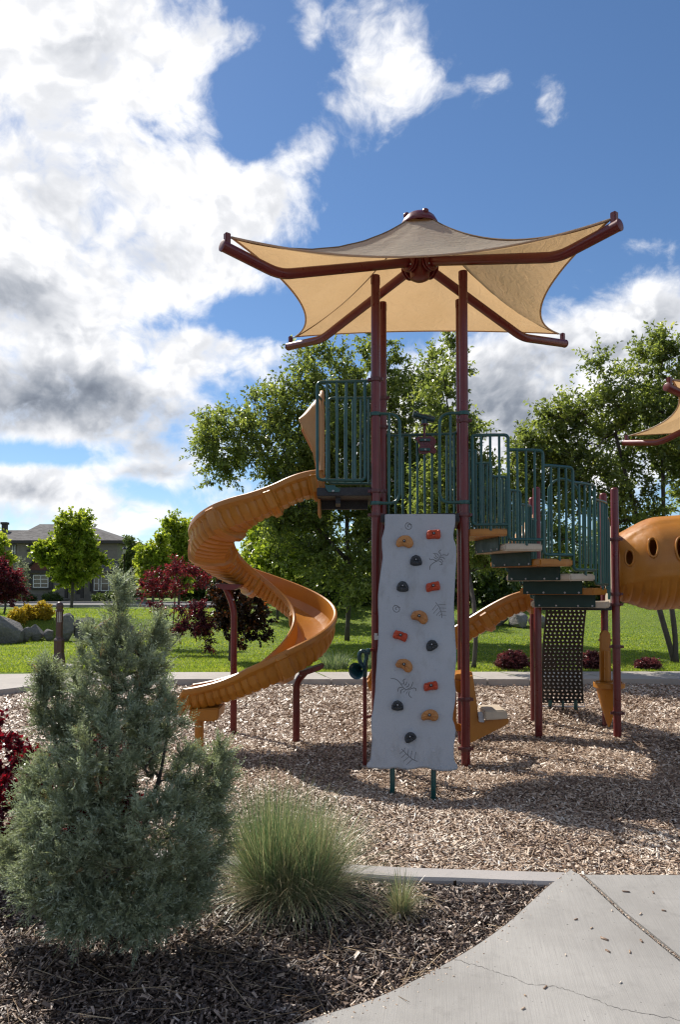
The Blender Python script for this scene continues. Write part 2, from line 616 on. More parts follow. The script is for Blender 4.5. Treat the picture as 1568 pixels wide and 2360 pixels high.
def tone_mat(name, stops, rough=0.85, grain=0.0, spec=0.3):
    m, N, out = material(name)
    at = N.n('ShaderNodeAttribute', attribute_name='tone')
    col = N.ramp(at.outputs['Fac'], stops)
    co = objco(N)
    n2 = N.noise(co, 130.0, 3, 0.6)
    if grain:
        col = N.mix(N.math('MULTIPLY', N.maprange(n2, 0.4, 0.75), grain), col, (0.10, 0.06, 0.04))
    principled(N, out, col, rough, spec=spec, bump=n2, bump_s=0.3, bump_d=0.004)
    return m


M['chips'] = tone_mat('wood_chip', [(0.0, (0.10, 0.060, 0.044)), (0.25, (0.25, 0.16, 0.105)), (0.55, (0.44, 0.32, 0.225)), (0.80, (0.62, 0.505, 0.395)), (1.0, (0.84, 0.765, 0.66))], 0.42, 0.22, 0.5)
M['mulch_bits'] = tone_mat('bark_mulch', [(0.0, (0.024, 0.016, 0.013)), (0.30, (0.070, 0.046, 0.034)), (0.58, (0.18, 0.125, 0.092)), (0.82, (0.40, 0.30, 0.23)), (1.0, (0.68, 0.58, 0.49))], 0.42, 0.2, 0.5)
M['stalks'] = tone_mat('dry_stalk', [(0.0, (0.20, 0.13, 0.07)), (1.0, (0.48, 0.37, 0.24))], 0.7, 0.1)


def soil_mat(name, stops, scale, rough=0.95):
    m, N, out = material(name)
    co = objco(N)
    vor = N.n('ShaderNodeTexVoronoi')
    N.put(vor.inputs['Vector'], N.vmath('MULTIPLY', N.vmath('ADD', co, N.vmath('SCALE', N.noise(co, 9.0, 3, 0.6, out=1), scale=0.12)), (1.0, 2.0, 1.0)))
    vor.inputs['Scale'].default_value = scale
    w = N.n('ShaderNodeTexWhiteNoise')
    N.put(w.inputs[0], vor.outputs['Position'])
    col = N.ramp(w.outputs[0], stops)
    principled(N, out, col, rough, bump=vor.outputs['Distance'], bump_s=0.8, bump_d=0.02, spec=0.2)
    return m


M['chip_bed'] = soil_mat('chip_bed', [(0.0, (0.10, 0.06, 0.04)), (0.5, (0.27, 0.185, 0.13)), (1.0, (0.50, 0.39, 0.30))], 42.0)
M['mulch_bed'] = soil_mat('mulch_bed', [(0.0, (0.022, 0.016, 0.014)), (0.6, (0.060, 0.044, 0.038)), (1.0, (0.16, 0.12, 0.10))], 60.0)


def concrete_mat(name, c0, c1, brush=True, angle=0.15):
    m, N, out = material(name)
    co = objco(N)
    big = N.noise(co, 0.9, 6, 0.62)
    mid = N.noise(co, 7.0, 6, 0.65)
    fine = N.noise(co, 220.0, 3, 0.6)
    col = N.mix(N.maprange(big, 0.3, 0.7, smooth=True), c0, c1)
    col = N.mix(N.math('MULTIPLY', N.maprange(mid, 0.52, 0.75, smooth=True), 0.35), col, tuple(q * 0.62 for q in c1))
    col = N.mix(N.math('MULTIPLY', N.maprange(fine, 0.55, 0.75), 0.35), col, tuple(q * 0.5 for q in c1))
    pits = N.noise(co, 48.0, 2, 0.5)
    col = N.mix(N.maprange(pits, 0.70, 0.76), col, tuple(q * 0.35 for q in c1))
    h = fine
    if brush:
        rot = N.n('ShaderNodeVectorRotate', rotation_type='Z_AXIS')
        N.put(rot.inputs['Vector'], co); rot.inputs['Angle'].default_value = angle
        st_ = N.noise(N.vmath('MULTIPLY', rot.outputs[0], (190.0, 3.5, 1.0)), 1.0, 3, 0.6)
        col = N.mix(N.math('MULTIPLY', N.maprange(st_, 0.42, 0.7), 0.30), col, tuple(q * 0.72 for q in c1))
        h = N.math('ADD', fine, st_)
    principled(N, out, col, 0.85, bump=h, bump_s=0.35, bump_d=0.004, spec=0.3)
    return m


M['concrete'] = concrete_mat('brushed_concrete', (0.375, 0.360, 0.338), (0.262, 0.250, 0.234))
M['concrete_far'] = concrete_mat('sidewalk_concrete', (0.41, 0.375, 0.34), (0.34, 0.31, 0.28), False)
M['curb'] = concrete_mat('curb_concrete', (0.37, 0.345, 0.33), (0.30, 0.28, 0.268), False)
M['crack'] = paint_mat('crack_dark', (0.10, 0.092, 0.085), (0.07, 0.065, 0.06), 0.95, coat=0, dust=0.2)  # darker tone for the thin crack ribbon laid on the slab


def lawn_mat():
    m, N, out = material('lawn_turf')
    co = objco(N)
    a = N.noise(co, 0.35, 5, 0.6)
    b = N.noise(N.vmath('MULTIPLY', co, (0.6, 3.0, 1.0)), 2.4, 5, 0.65)
    c = N.noise(co, 55.0, 3, 0.7)
    col = N.mix(N.maprange(a, 0.35, 0.68, smooth=True), (0.125, 0.200, 0.022), (0.165, 0.225, 0.032))
    col = N.mix(N.math('MULTIPLY', N.maprange(b, 0.48, 0.7), 0.55), col, (0.17, 0.205, 0.045))
    col = N.mix(N.math('MULTIPLY', N.maprange(c, 0.5, 0.75), 0.6), col, (0.035, 0.095, 0.012))
    principled(N, out, col, 0.8, bump=c, bump_s=1.0, bump_d=0.05, spec=0.25)
    return m


M['lawn'] = lawn_mat()
M['grass_blades'] = leaf_mat('lawn_blades', [(0.0, (0.15, 0.215, 0.026)), (0.6, (0.26, 0.335, 0.048)), (1.0, (0.43, 0.43, 0.13))], 0.52, 0.5)
M['asphalt'] = soil_mat('asphalt', [(0.0, (0.22, 0.21, 0.205)), (1.0, (0.30, 0.29, 0.28))], 60.0)
M['bark'] = tone_mat('bark', [(0.0, (0.06, 0.045, 0.035)), (1.0, (0.13, 0.10, 0.08))], 0.9, 0.5)
M['bark_grey'] = paint_mat('bark_grey', (0.10, 0.085, 0.072), (0.055, 0.045, 0.038), 0.9, coat=0, dust=0.25)


def stone_mat():
    m, N, out = material('boulder_stone')
    co = objco(N)
    a = N.noise(co, 1.5, 7, 0.65); b = N.noise(co, 14.0, 6, 0.7)
    col = N.mix(N.maprange(a, 0.3, 0.7), (0.24, 0.23, 0.225), (0.15, 0.145, 0.14))
    col = N.mix(N.math('MULTIPLY', N.maprange(b, 0.5, 0.72), 0.6), col, (0.38, 0.35, 0.31))
    principled(N, out, col, 0.9, bump=b, bump_s=0.9, bump_d=0.08, spec=0.25)
    return m


M['stone'] = stone_mat()

# ------------------------------------------------------------------ ground and paths
def lawn_h(x, y):
    x = np.asarray(x, float); y = np.asarray(y, float)
    left = 0.62 * sstep(22.3, 23.6, y + 0.35 * vnoise(x, y, 2.0, 5)) - 0.22 * sstep(30, 44, y)
    right = 0.95 * sstep(23.5, 36, y) + 0.25 * sstep(18, 26, y) * sstep(1.0, -2.5, x)
    k = sstep(-6.5, -3.0, x)
    h = left * (1 - k) + right * k
    return h * sstep(14.0, 18, y) + 0.03 * vnoise(x, y, 3.0, 3) * sstep(14.6, 17, y)


def z_at(f, x, y):
    return float(f(np.array([x]), np.array([y]))[0])


ys = np.concatenate([np.linspace(13.6, 40, 130), np.linspace(42, 120, 30), np.linspace(150, 1200, 12)])
xs = np.concatenate([np.linspace(-900, -60, 10), np.linspace(-50, -14, 25), np.linspace(-13, 14, 120), np.linspace(16, 60, 20), np.linspace(100, 900, 8)])
lawn = link('lawn', grid_mesh('lawn', xs, ys, lambda X, Y: lawn_h(X, Y) - 0.004 - 1.2 * sstep(200, 1200, Y)), M['lawn'])
tag(lawn, 'mown green lawn rising towards the trees and the street', kind='structure')

# wide ground under everything near the camera
gm = grid_mesh('ground', np.linspace(-900, 900, 13), np.linspace(-900, 14.2, 9), lambda X, Y: X * 0 - 0.42)
tag(link('ground', gm, M['mulch_bed']), 'dark soil under the beds and paths', kind='structure')

CURB = np.array([(-9.0, 10.0), (-6.0, 7.4), (-4.4, 6.2), (-3.2, 5.55), (-2.2, 5.05), (-1.1, 4.68), (0.1, 4.44), (0.7, 4.37), (1.335, 4.32), (2.2, 4.30), (9.0, 4.2)])


def curb_y(x):
    return np.interp(x, CURB[:, 0], CURB[:, 1])


def chip_z(x, y):
    x = np.asarray(x, float); y = np.asarray(y, float)
    d = y - curb_y(x)
    z = -0.035 - 0.075 * sstep(0.1, 1.5, d) + 0.022 * vnoise(x, y, 0.9, 11) * sstep(0.1, 0.8, d) + 0.012 * vnoise(x, y, 0.35, 12) * sstep(0.1, 0.6, d)
    for (mx, my, h, r) in ((3.0, 10.3, 0.10, 0.7), (2.2, 8.0, 0.05, 0.6), (2.6, 7.2, 0.05, 0.7), (1.9, 6.6, 0.05, 0.6), (0.75, 6.35, -0.05, 0.45), (-0.4, 7.6, 0.04, 0.7), (3.6, 8.2, 0.05, 0.6), (-1.75, 7.7, -0.09, 0.45), (-2.2, 7.2, 0.05, 0.5), (0.3, 5.9, 0.05, 0.4), (1.1, 5.6, 0.04, 0.4)):
        z = z + h * np.exp(-((x - mx) ** 2 + (y - my) ** 2) / (r * r))
    return z


def mulch_z(x, y):
    x = np.asarray(x, float); y = np.asarray(y, float)
    return -0.048 + 0.02 * vnoise(x, y, 0.5, 21) + 0.035 * np.exp(-((x + 1.15) ** 2 + (y - 3.6) ** 2) / 0.5) + 0.03 * np.exp(-((x + 0.25) ** 2 + (y - 4.0) ** 2) / 0.12)


cx = np.linspace(-12, 9, 180)
chip_sheet = link('chip_bed', grid_mesh('chip_bed', cx, np.linspace(0, 1, 120), lambda X, Y: chip_z(X, Y) - 0.012,
                  yf=lambda X, V: curb_y(X) - 0.02 + V * (14.3 - curb_y(X))), M['chip_bed'])
tag(chip_sheet, 'tan playground surface under the wood chips', kind='structure')
mulch_sheet = link('mulch_bed', grid_mesh('mulch_bed', np.linspace(-8, 2.2, 120), np.linspace(0, 1, 90), lambda X, Y: mulch_z(X, Y) - 0.012,
                   yf=lambda X, V: -1.0 + V * (curb_y(X) - 0.1 + 1.0)), M['mulch_bed'])
tag(mulch_sheet, 'dark planting bed beside the concrete path', kind='structure')

# --- concrete path in the foreground: two slabs with an open joint
def ground_pt(x, y, z=0.0):
    """where the photo position (x, y) meets the height z"""
    d = ray(x, y)
    t = (z - EYE) / d.z
    return Vector((d.x * t, d.y * t, z))


EDGE = [tuple(ground_pt(*q))[:2] for q in ((1314, 2001.6), (1263, 2039), (1221, 2077), (1167, 2125), (1095, 2176), (1017, 2222), (939, 2263), (855, 2300), (765, 2329), (663, 2359))] + [(-0.62, 2.70), (-1.2, 2.56), (-2.2, 2.42), (-4.5, 2.35)]
JOINT = [(1.385, 4.29), (1.435, 3.78), (1.515, 3.28), (1.70, 2.2), (2.1, -1.5)]


def slab(name, poly, mat, parent, top=0.0, thick=0.16, bevel=0.012):
    mb = MB()
    mb.prism([(p[0], p[1], top - thick) for p in poly], (0, 0, thick))
    return mb.build(name, mat, parent, bevel=bevel)


path = thing('concrete_path', (1, 3, 0), kind='structure')
edge_s = [tuple(p)[:2] for p in spline([(a, b, 0) for a, b in EDGE], 46)]
slab_l = slab('concrete_slab', edge_s + [(-4.5, -1.5), (2.085, -1.5)] + [(x - 0.004, y) for x, y in JOINT[:-1]][::-1], M['concrete'], path)
slab_r = slab('concrete_slab', [(x + 0.004, y) for x, y in JOINT] + [(7, -1.5), (7, 4.18), (3.0, 4.27), (1.9, 4.285)], M['concrete'], path)
rng = random.Random(4)


def ribbon(pts, w, z):
    mb = MB()
    L = []; R = []
    for i, p in enumerate(pts):
        t = (pts[min(i + 1, len(pts) - 1)] - pts[max(i - 1, 0)]).normalized()
        n = Vector((-t.y, t.x, 0)) * w * (0.4 + rng.random())
        L.append((p.x + n.x, p.y + n.y, z)); R.append((p.x - n.x, p.y - n.y, z))
    k = len(L)
    mb.add(L + R, [(i, i + 1, k + i + 1, k + i) for i in range(k - 1)])
    return mb


crk = [(1045, 2209), (1085, 2222), (1120, 2232), (1150, 2243), (1185, 2252), (1212, 2266), (1255, 2272), (1290, 2276), (1320, 2284), (1355, 2298), (1385, 2308), (1420, 2323), (1470, 2334), (1568, 2350), (1640, 2360)]
cp = spline([ground_pt(*c) for c in crk], 90)
cp = [p + Vector((rng.uniform(-.004, .004), rng.uniform(-.008, .008), 0)) for p in cp]
ribbon(cp, 0.0010, 0.0012).build('crack', M['crack'], slab_l)

# --- curb between chips and mulch
curb = thing('curb', (0, 4.4, 0), kind='structure')
cc = spline([(x, y, 0) for x, y in CURB if x < 1.34], 60)
cc = [p for p in cc]
mbc = MB()
prev = None
rings = []
for i, p in enumerate(cc):
    t = (cc[min(i + 1, len(cc) - 1)] - cc[max(i - 1, 0)]).normalized()
    n = Vector((-t.y, t.x, 0))
    wv = 0.004 * math.sin(i * 0.7)
    rings.append([p + n * 0.0 + Vector((0, 0, -0.2)), p + Vector((0, 0, -0.006)), p - n * 0.012 + Vector((0, 0, 0.0)), p - n * (0.130 + wv) + Vector((0, 0, -0.004)),
                  p - n * (0.142 + wv) + Vector((0, 0, -0.02)), p - n * 0.148 + Vector((0, 0, -0.2))])
vv = [q for r in rings for q in r]
ff = [(i * 6 + j, i * 6 + j + 1, (i + 1) * 6 + j + 1, (i + 1) * 6 + j) for i in range(len(rings) - 1) for j in range(5)]
ff.append(tuple((len(rings) - 1) * 6 + j for j in range(6)))
mbc.add(vv, ff)
mbc.build('curb_strip', M['curb'], curb)

# --- sidewalk on the far side
FRONT = [(-12, 8.6), (-8.5, 10.0), (-6.6, 10.95), (-5.45, 11.75), (-5.1, 12.25), (-4.5, 12.85), (-3.6, 13.1), (-2.4, 13.14), (0, 13.14), (4, 13.14), (12, 13.3)]
walk = thing('far_sidewalk', (0, 13.7, 0), kind='structure')
fx = np.array([p[0] for p in FRONT]); fy = np.array([p[1] for p in FRONT])
jx = [-12, -10.4, -8.8, -7.4, -6.2, -4.75, -2.95, -1.55, -0.15, 1.25, 2.62, 3.38, 4.85, 6.3, 8, 10, 12]


def far_front(x):
    return float(np.interp(x, fx, fy))


def far_back(x):
    return float(np.interp(x, [-12, -9, -6.6, -4, 0, 12], [11.8, 13.0, 13.85, 14.2, 14.24, 14.4]))


for a, b in zip(jx[:-1], jx[1:]):
    n = 8
    lo = [(a + 0.006 + (b - a - 0.012) * i / n) for i in range(n + 1)]
    sh = -0.32
    poly = [(x, far_front(x)) for x in lo] + [(x + sh, far_back(x + sh)) for x in reversed(lo)]
    slab('concrete_slab', poly, M['concrete_far'], walk, top=0.0 + rng.uniform(-0.002, 0.002), thick=0.25, bevel=0.012)

# --- street and house forecourt
sm = grid_mesh('street', np.linspace(-120, 120, 60), np.linspace(43.5, 52, 6), lambda X, Y: lawn_h(X, Y) + 0.03)
street = link('street', sm, M['asphalt']); tag(street, 'pale grey street in front of the house', kind='structure')
mbk = MB()
for yy in (43.3, 52.1):
    mbk.box((-30, yy, 0.44), (90, 0.25, 0.22))
tag(mbk.build('street_curb', M['curb']), kind='structure')
tag(link('house_walk', grid_mesh('house_walk', np.linspace(-40, -12, 8), np.linspace(54.2, 55.5, 3), lambda X, Y: lawn_h(X, Y) + 0.05), M['curb']), kind='structure')

# ------------------------------------------------------------------ loose wood chips and bark (uncountable)
R = np.random.RandomState(7)


def scatter_sheet(n, xr, yr, keep, dens=None):
    out = []
    tot = 0
    while tot < n:
        k = int(n * 1.6)
        x = R.uniform(*xr, k); y = R.uniform(*yr, k)
        m = keep(x, y)
        if dens is not None:
            m &= R.uniform(0, 1, k) < dens(x, y)
        p = np.stack([x[m], y[m]], 1)
        out.append(p); tot += len(p)
    return np.concatenate(out)[:n]


def chips_mesh(name, p, zf, L, Wd, T, lift, tilt, tone, box=True):
    """flat splinters lying about; L, Wd, T arrays"""
    n = len(p)
    yaw = R.uniform(0, 2 * PI, n)
    pit = R.normal(0, tilt, n); rol = R.normal(0, tilt * 1.2, n)
    cyw, syw, cp_, sp_, cr, sr = np.cos(yaw), np.sin(yaw), np.cos(pit), np.sin(pit), np.cos(rol), np.sin(rol)
    a = np.stack([cyw * cp_, syw * cp_, sp_], 1)
    b0 = np.stack([-syw, cyw, np.zeros(n)], 1)
    c0 = np.cross(a, b0)
    b = b0 * cr[:, None] + c0 * sr[:, None]
    c = np.cross(a, b)
    ctr = np.concatenate([p, (zf(p[:, 0], p[:, 1]) + lift + 0.3 * L * np.abs(sp_))[:, None]], 1)
    hl = (L / 2)[:, None]; hw = (Wd / 2)[:, None]; ht = (T / 2)[:, None]
    sk = R.uniform(-0.35, 0.35, n)[:, None]
    tp = R.uniform(0.45, 1.0, n)[:, None]
    top = [ctr - a * hl * (1 - sk) - b * hw * tp + c * ht, ctr + a * hl - b * hw + c * ht, ctr + a * hl * (1 + sk * 0.6) + b * hw * tp + c * ht, ctr - a * hl + b * hw + c * ht]
    if not box:
        v = np.stack(top, 1).reshape(-1, 3)
        f = np.arange(n * 4).reshape(-1, 4)
        return np_mesh(name, v, f, tone)
    bot = [q - 2 * c * ht for q in top]
    v = np.stack(top + bot, 1).reshape(-1, 3)
    base = (np.arange(n) * 8)[:, None, None]
    fl = np.array([[0, 1, 2, 3], [0, 4, 5, 1], [2, 6, 7, 3]][:2 if n > 60000 else 3] + ([[1, 5, 6, 2], [3, 7, 4, 0]] if n < 500 else []))[None]
    f = (base + fl).reshape(-1, 4)
    return np_mesh(name, v, f, np.repeat(tone, fl.shape[1]))


def chip_keep(x, y):
    ff_ = np.interp(x, fx, fy)
    return (y > curb_y(x) + 0.01) & (y < ff_ - 0.01) & (np.abs(x) < 0.52 * y + 1.2)


pn = scatter_sheet(58000, (-5, 5), (4.3, 6.6), chip_keep, lambda x, y: np.clip((6.6 - y) * 2.0, 0, 1))
n = len(pn)
o = link('wood_chips', chips_mesh('wood_chips', pn, chip_z, (R.gamma(3, 0.0078, n) + 0.007) * R.uniform(0.6, 1.2, n), R.gamma(3, 0.0026, n) + 0.003, R.uniform(0.002, 0.006, n), R.uniform(0.0, 0.016, n), 0.30, np.clip(R.beta(1.6, 1.6, n) + 0.13 * vnoise(pn[:, 0], pn[:, 1], 0.7, 41) + 0.08 * vnoise(pn[:, 0], pn[:, 1], 0.25, 42), 0, 1)), M['chips'])
tag(o, 'loose tan wood chips covering the playground', 'wood chips', kind='stuff')
pf = scatter_sheet(160000, (-8, 8), (6.0, 13.2), chip_keep, lambda x, y: np.clip((y - 6.0) * 1.6, 0.1, 1) * np.clip(1.25 - (y - 6.5) * 0.12, 0.3, 1))
n = len(pf)
o = link('wood_chips_far', chips_mesh('wood_chips_far', pf, chip_z, (R.gamma(3, 0.0085, n) + 0.010) * R.uniform(0.7, 1.2, n) * np.clip(pf[:, 1] / 8.5, 0.8, 1.3), (R.gamma(3, 0.0030, n) + 0.004) * np.clip(pf[:, 1] / 8.5, 0.8, 1.3), R.uniform(0.003, 0.006, n), R.uniform(0.002, 0.018, n), 0.30, np.clip(R.beta(2.0, 2.0, n) + 0.13 * vnoise(pf[:, 0], pf[:, 1], 0.8, 43) + 0.08 * vnoise(pf[:, 0], pf[:, 1], 0.3, 44), 0, 1), box=False), M['chips'])
o.name = 'wood_chips'
tag(o, 'loose tan wood chips further back towards the far sidewalk', 'wood chips', kind='stuff')

ex = np.array([p[0] for p in edge_s][::-1]); ey = np.array([p[1] for p in edge_s][::-1])


def mulch_keep(x, y):
    return (y < curb_y(x) - 0.155) & (y > np.interp(x, ex, ey, left=2.35, right=9) + 0.012) & (np.abs(x) < 0.58 * y + 0.9)


pm = scatter_sheet(62000, (-4, 1.4), (2.2, 6.0), mulch_keep)
n = len(pm)
o = link('bark_mulch', chips_mesh('bark_mulch', pm, mulch_z, R.gamma(2.6, 0.0072, n) + 0.005, R.gamma(3, 0.0019, n) + 0.002, R.uniform(0.002, 0.005, n), R.uniform(0, 0.016, n), 0.38, np.clip(R.beta(1.15, 1.7, n) + 0.06 * vnoise(pm[:, 0], pm[:, 1], 0.4, 9), 0, 1)), M['mulch_bits'])
tag(o, 'dark bark mulch with paler splinters in the planting bed', 'bark mulch', kind='stuff')
ps = scatter_sheet(170, (-1.6, 1.3), (2.5, 4.3), mulch_keep)
n = len(ps)
o = link('dry_stalks', chips_mesh('dry_stalks', ps, mulch_z, R.gamma(4, 0.04, n) + 0.04, np.full(n, 0.0022), np.full(n, 0.0016), R.uniform(0.015, 0.03, n), 0.10, R.uniform(0, 1, n)), M['stalks'])
tag(o, 'thin dry grass stalks scattered over the mulch', 'dry stalks', kind='stuff')

# grit caught in the slab joint
pj = []
for k in range(85):
    t = k / 84 * 1.9
    i = min(int(t), 1); f_ = t - i
    pj.append((JOINT[i][0] * (1 - f_) + JOINT[i + 1][0] * f_ + rng.uniform(-.004, .004), JOINT[i][1] * (1 - f_) + JOINT[i + 1][1] * f_))
for k in range(260):
    t = rng.random() * (len(edge_s) - 12)
    i = int(t); f_ = t - i
    q = rng.random() ** 3 * 0.10 + 0.004
    ax_, ay_ = edge_s[i]; bx2, by2 = edge_s[i + 1]
    tx, ty = bx2 - ax_, by2 - ay_
    ln_ = math.hypot(tx, ty)
    pj.append((ax_ + tx * f_ - ty / ln_ * q, ay_ + ty * f_ + tx / ln_ * q))
pj = np.array(pj); n = len(pj)
o = link('joint_litter', chips_mesh('joint_litter', pj, lambda x, y: x * 0 - 0.003, R.uniform(0.006, 0.015, n), R.uniform(0.003, 0.006, n), R.uniform(0.003, 0.006, n), R.uniform(0, 0.002, n), 0.2, R.beta(2, 2, n)), M['chips'])
tag(o, 'small chips and grit filling the joint between the path slabs', 'litter', kind='stuff')

# single chips lying on the slabs
STRAY = [(1444, 2056, .030, .1, 'dark chip lying on the path near the top of the joint'), (1507, 2058, .02, .2, 'short dark chip on the path close to the right picture edge'),
         (1532, 2100, .017, .15, 'small dark chip on the right slab beside the joint'), (1393, 2165, .03, .3, 'light brown chip lying askew on the left slab, nearest the mulch corner'),
         (1402, 2193, .022, .2, 'dark brown chip on the left slab left of the joint'), (1365, 2140, .014, .5, 'tiny pale chip on the left slab near the planting bed'),
         (1480, 2170, .02, .2, 'thin brown chip on the left slab by the joint'), (1453, 2195, .02, .4, 'dark chip on the left slab halfway along the joint'),
         (1329, 2120, .016, .2, 'small brown chip on the narrow tip of the path'), (1305, 2202, .012, .8, 'pale speck of wood on the slab above the crack'),
         (1258, 2277, .020, .25, 'red brown chip lying on the crack in the path'), (1207, 2326, .015, .6, 'pale wood chip near the lower edge of the picture'),
         (1478, 2108, .018, .7, 'pale curled chip on the right slab'), (1412, 2100, .012, .8, 'cream splinter on the path tip right of the brown chip'),
         (1212, 2296, .010, .5, 'tiny chip below the crack in the path'), (1432, 2266, .013, .9, 'whitish splinter on the slab right of the crack')]
for i, (x, y, s, tn, lab) in enumerate(STRAY):
    g = ground_pt(x, y)
    me = chips_mesh('wood_chip', np.array([[g.x, g.y]]), lambda a, b: a * 0, np.array([s * 1.25]), np.array([s * 0.42]), np.array([0.005]), np.array([0.0032]), 0.05, np.array([tn]))
    ob = link('wood_chip', me, M['chips'])
    tag(ob, lab, 'wood chip', 'stray chips on the path')

# lawn blades near the sidewalk
nb = 165000
u = R.uniform(0, 1, nb)
by = 14.15 + 20 * u ** 1.6
bx = R.uniform(-0.50, 0.50, nb) * by * 1.02
m = by > np.interp(bx, [-12, -9, -6.6, -4, 0, 12], [11.8, 13.0, 13.85, 14.2, 14.24, 14.4]) + 0.01
bx, by = bx[m], by[m]; nb = len(bx)
h = R.uniform(0.02, 0.046, nb) * (1 + 0.25 * vnoise(bx, by, 0.6, 31)); wd = R.uniform(0.006, 0.012, nb) * np.clip(by / 14, 1, 1.6)
az = R.uniform(0, 2 * PI, nb); ln = R.normal(0, 0.35, nb)
bz = lawn_h(bx, by) - 0.006
ca, sa = np.cos(az), np.sin(az)
b0 = np.stack([bx - ca * wd, by - sa * wd, bz], 1); b1 = np.stack([bx + ca * wd, by + sa * wd, bz], 1)
tp = np.stack([bx - sa * ln * h + R.normal(0, .01, nb), by + ca * ln * h + R.normal(0, .01, nb), bz + h], 1)
v = np.stack([b0, b1, tp], 1).reshape(-1, 3)
tn = np.clip(0.45 + 0.3 * vnoise(bx, by * 3, 1.1, 8) + R.normal(0, 0.22, nb), 0, 1)
o = link('lawn_grass', np_mesh('lawn_grass', v, np.arange(nb * 3).reshape(-1, 3), tn), M['grass_blades'])
tag(o, 'short blades of mown grass beyond the far sidewalk', 'grass', kind='stuff')

# ------------------------------------------------------------------ the play structure
play = thing('play_structure', (0.86, 7.8, -0.1), 'large playground structure with spiral orange slide, grey climbing wall, maroon posts and tan shade canopy', 'playground')
AZ = math.radians(-6.6)
EXV = Vector((math.cos(AZ), math.sin(AZ), 0)); EYV = Vector((-math.sin(AZ), math.cos(AZ), 0)); UP = Vector((0, 0, 1))
FL = Vector((0.36, 7.39, 0)); FR = Vector((1.235, 7.29, 0)); BL = Vector((0.485, 8.28, 0)); BR = Vector((1.345, 8.18, 0))
PA = Vector((2.29, 8.55, 0)); PB = Vector((2.50, 9.55, 0)); PC = Vector((3.16, 8.45, 0)); PD = Vector((3.32, 9.26, 0))
PR = 0.044


def on_plane(x, y, p0, n):
    d = ray(x, y)
    o = Vector((0, 0, EYE))
    return o + d * ((p0 - o).dot(n) / d.dot(n))


def gz(p):
    return z_at(chip_z, p.x, p.y)


def post(p, top, r=PR, cap=True, name='post', par=None):
    mb = MB()
    b = gz(p) - 0.15
    if cap:
        mb.lathe([(r, 0), (r, top - b - r * 0.7), (r * 0.9, top - b - r * 0.3), (r * 0.6, top - b - 0.05 * r), (0.2 * r, top - b)], (p.x, p.y, b), seg=20)
    else:
        mb.rod((p.x, p.y, b), (p.x, p.y, top), r, 20)
    return mb.build(name, M['maroon'], par or play)


def clamp(p, z, par, mat='maroon_dull', r=PR, h=0.04, ears=0.0):
    mb = MB()
    mb.lathe([(r + 0.001, -h / 2), (r + 0.010, -h / 2), (r + 0.014, 0), (r + 0.010, h / 2), (r + 0.001, h / 2)], (p.x, p.y, z), seg=20, caps=False)
    for s in (-1, 1):
        c = Vector((p.x, p.y, z)) + EXV * s * (r + 0.020) - EYV * 0.01
        mb.box(c, (0.026, 0.034, h * 0.7), Matrix.Rotation(AZ, 3, 'Z'))
    return mb.build('clamp', M[mat], par)


post_fl = post(FL, 4.80, cap=False); post_fr = post(FR, 4.80, cap=False)
post_bl = post(BL, 4.87, cap=False); post_br = post(BR, 4.86, cap=False)
post_a = post(PA, 2.80); post_b = post(PB, 2.80); post_c = post(PC, 2.78); post_d = post(PD, 2.82)


def z_of(y, Y):
    return P(784, y, Y).z


for (po, p, lst) in ((post_fl, FL, (1187,)), (post_fl, FL, (875, 1132)), (post_fr, FR, (970, 1187, 1611, 1725)), (post_bl, BL, (918, 985, 1132)),
                     (post_c, PC, (1243, 1369, 1393, 1490, 1643)), (post_a, PA, (1362, 1386)), (post_d, PD, (1475,))):
    for y in lst:
        clamp(p, z_of(y, p.y), po)
# torn sticker on the front left post
mb = MB()
for (x0, x1, y0, y1) in ((863, 871, 1459, 1464), (862.5, 873, 1464, 1474)):
    pts = []
    for x, y in ((x0, y0), (x1, y0 + 1), (x1 - 1, y1), (x0 + 0.7, y1 + 1)):
        q = P(x, y, FL.y - PR - 0.004)
        pts.append(q)
    mb.prism(pts, (0, 0.0015, 0))
mb.build('sticker', M['sticker'], post_fl)

# --- decks
def deck(name, poly, z, t=0.085, mat='deck', par=None):
    mb = MB(); mb.prism([(p.x, p.y, z - t) for p in poly], (0, 0, t))
    return mb.build(name, M[mat], par or play, bevel=0.006)


def inset(p, dx, dy):
    q = Vector(p) + EXV * dx + EYV * dy
    q.z = 0
    return q


Z1 = 2.37
d1 = deck('deck', [inset(FL, 0.05, -0.03), inset(FR, -0.05, -0.03), inset(BR, -0.05, 0.03), inset(BL, 0.05, 0.03)], Z1)
ZL = 2.645
dl0 = Vector((-0.235, 7.45, 0))
d_left = deck('deck', [inset(FL, -0.045, 0.0), Vector((-0.235, 7.44, 0)), Vector((-0.235, 8.32, 0)), inset(BL, -0.045, 0.0)], ZL, 0.085)
mb = MB()
mb.box((0.05, 7.9, ZL - 0.13), (0.5, 0.06, 0.09)); mb.box((-0.02, 7.75, ZL - 0.12), (0.05, 0.5, 0.07))
mb.build('deck_beam', M['deck'], d_left)
mb = MB()
tl = [(748, 1115), (752, 1118), (770, 1118), (776, 1123), (785, 1127), (782, 1134), (757, 1134), (752, 1127)]
mb.prism([P(x, y, 7.415) for x, y in tl], (0, 0.012, 0)); mb.build('rail_mount', M['green'], d_left)
mb = MB(); mb.lathe([(0.011, 0), (0.011, 0.006), (0.004, 0.010)], P(768, 1131.5, 7.413), (0, -1, 0), 10); mb.build('bolt', M['steel'], d_left)
Z2 = 1.44
d2 = deck('deck', [inset(PA, 0.05, -0.02), inset(PC, -0.05, -0.02), inset(PD, -0.05, 0.02), inset(PB, 0.05, 0.02)], Z2, 0.07)

# --- guard rails: a rounded frame and its bars
RR, BRAD = 0.0165, 0.0132


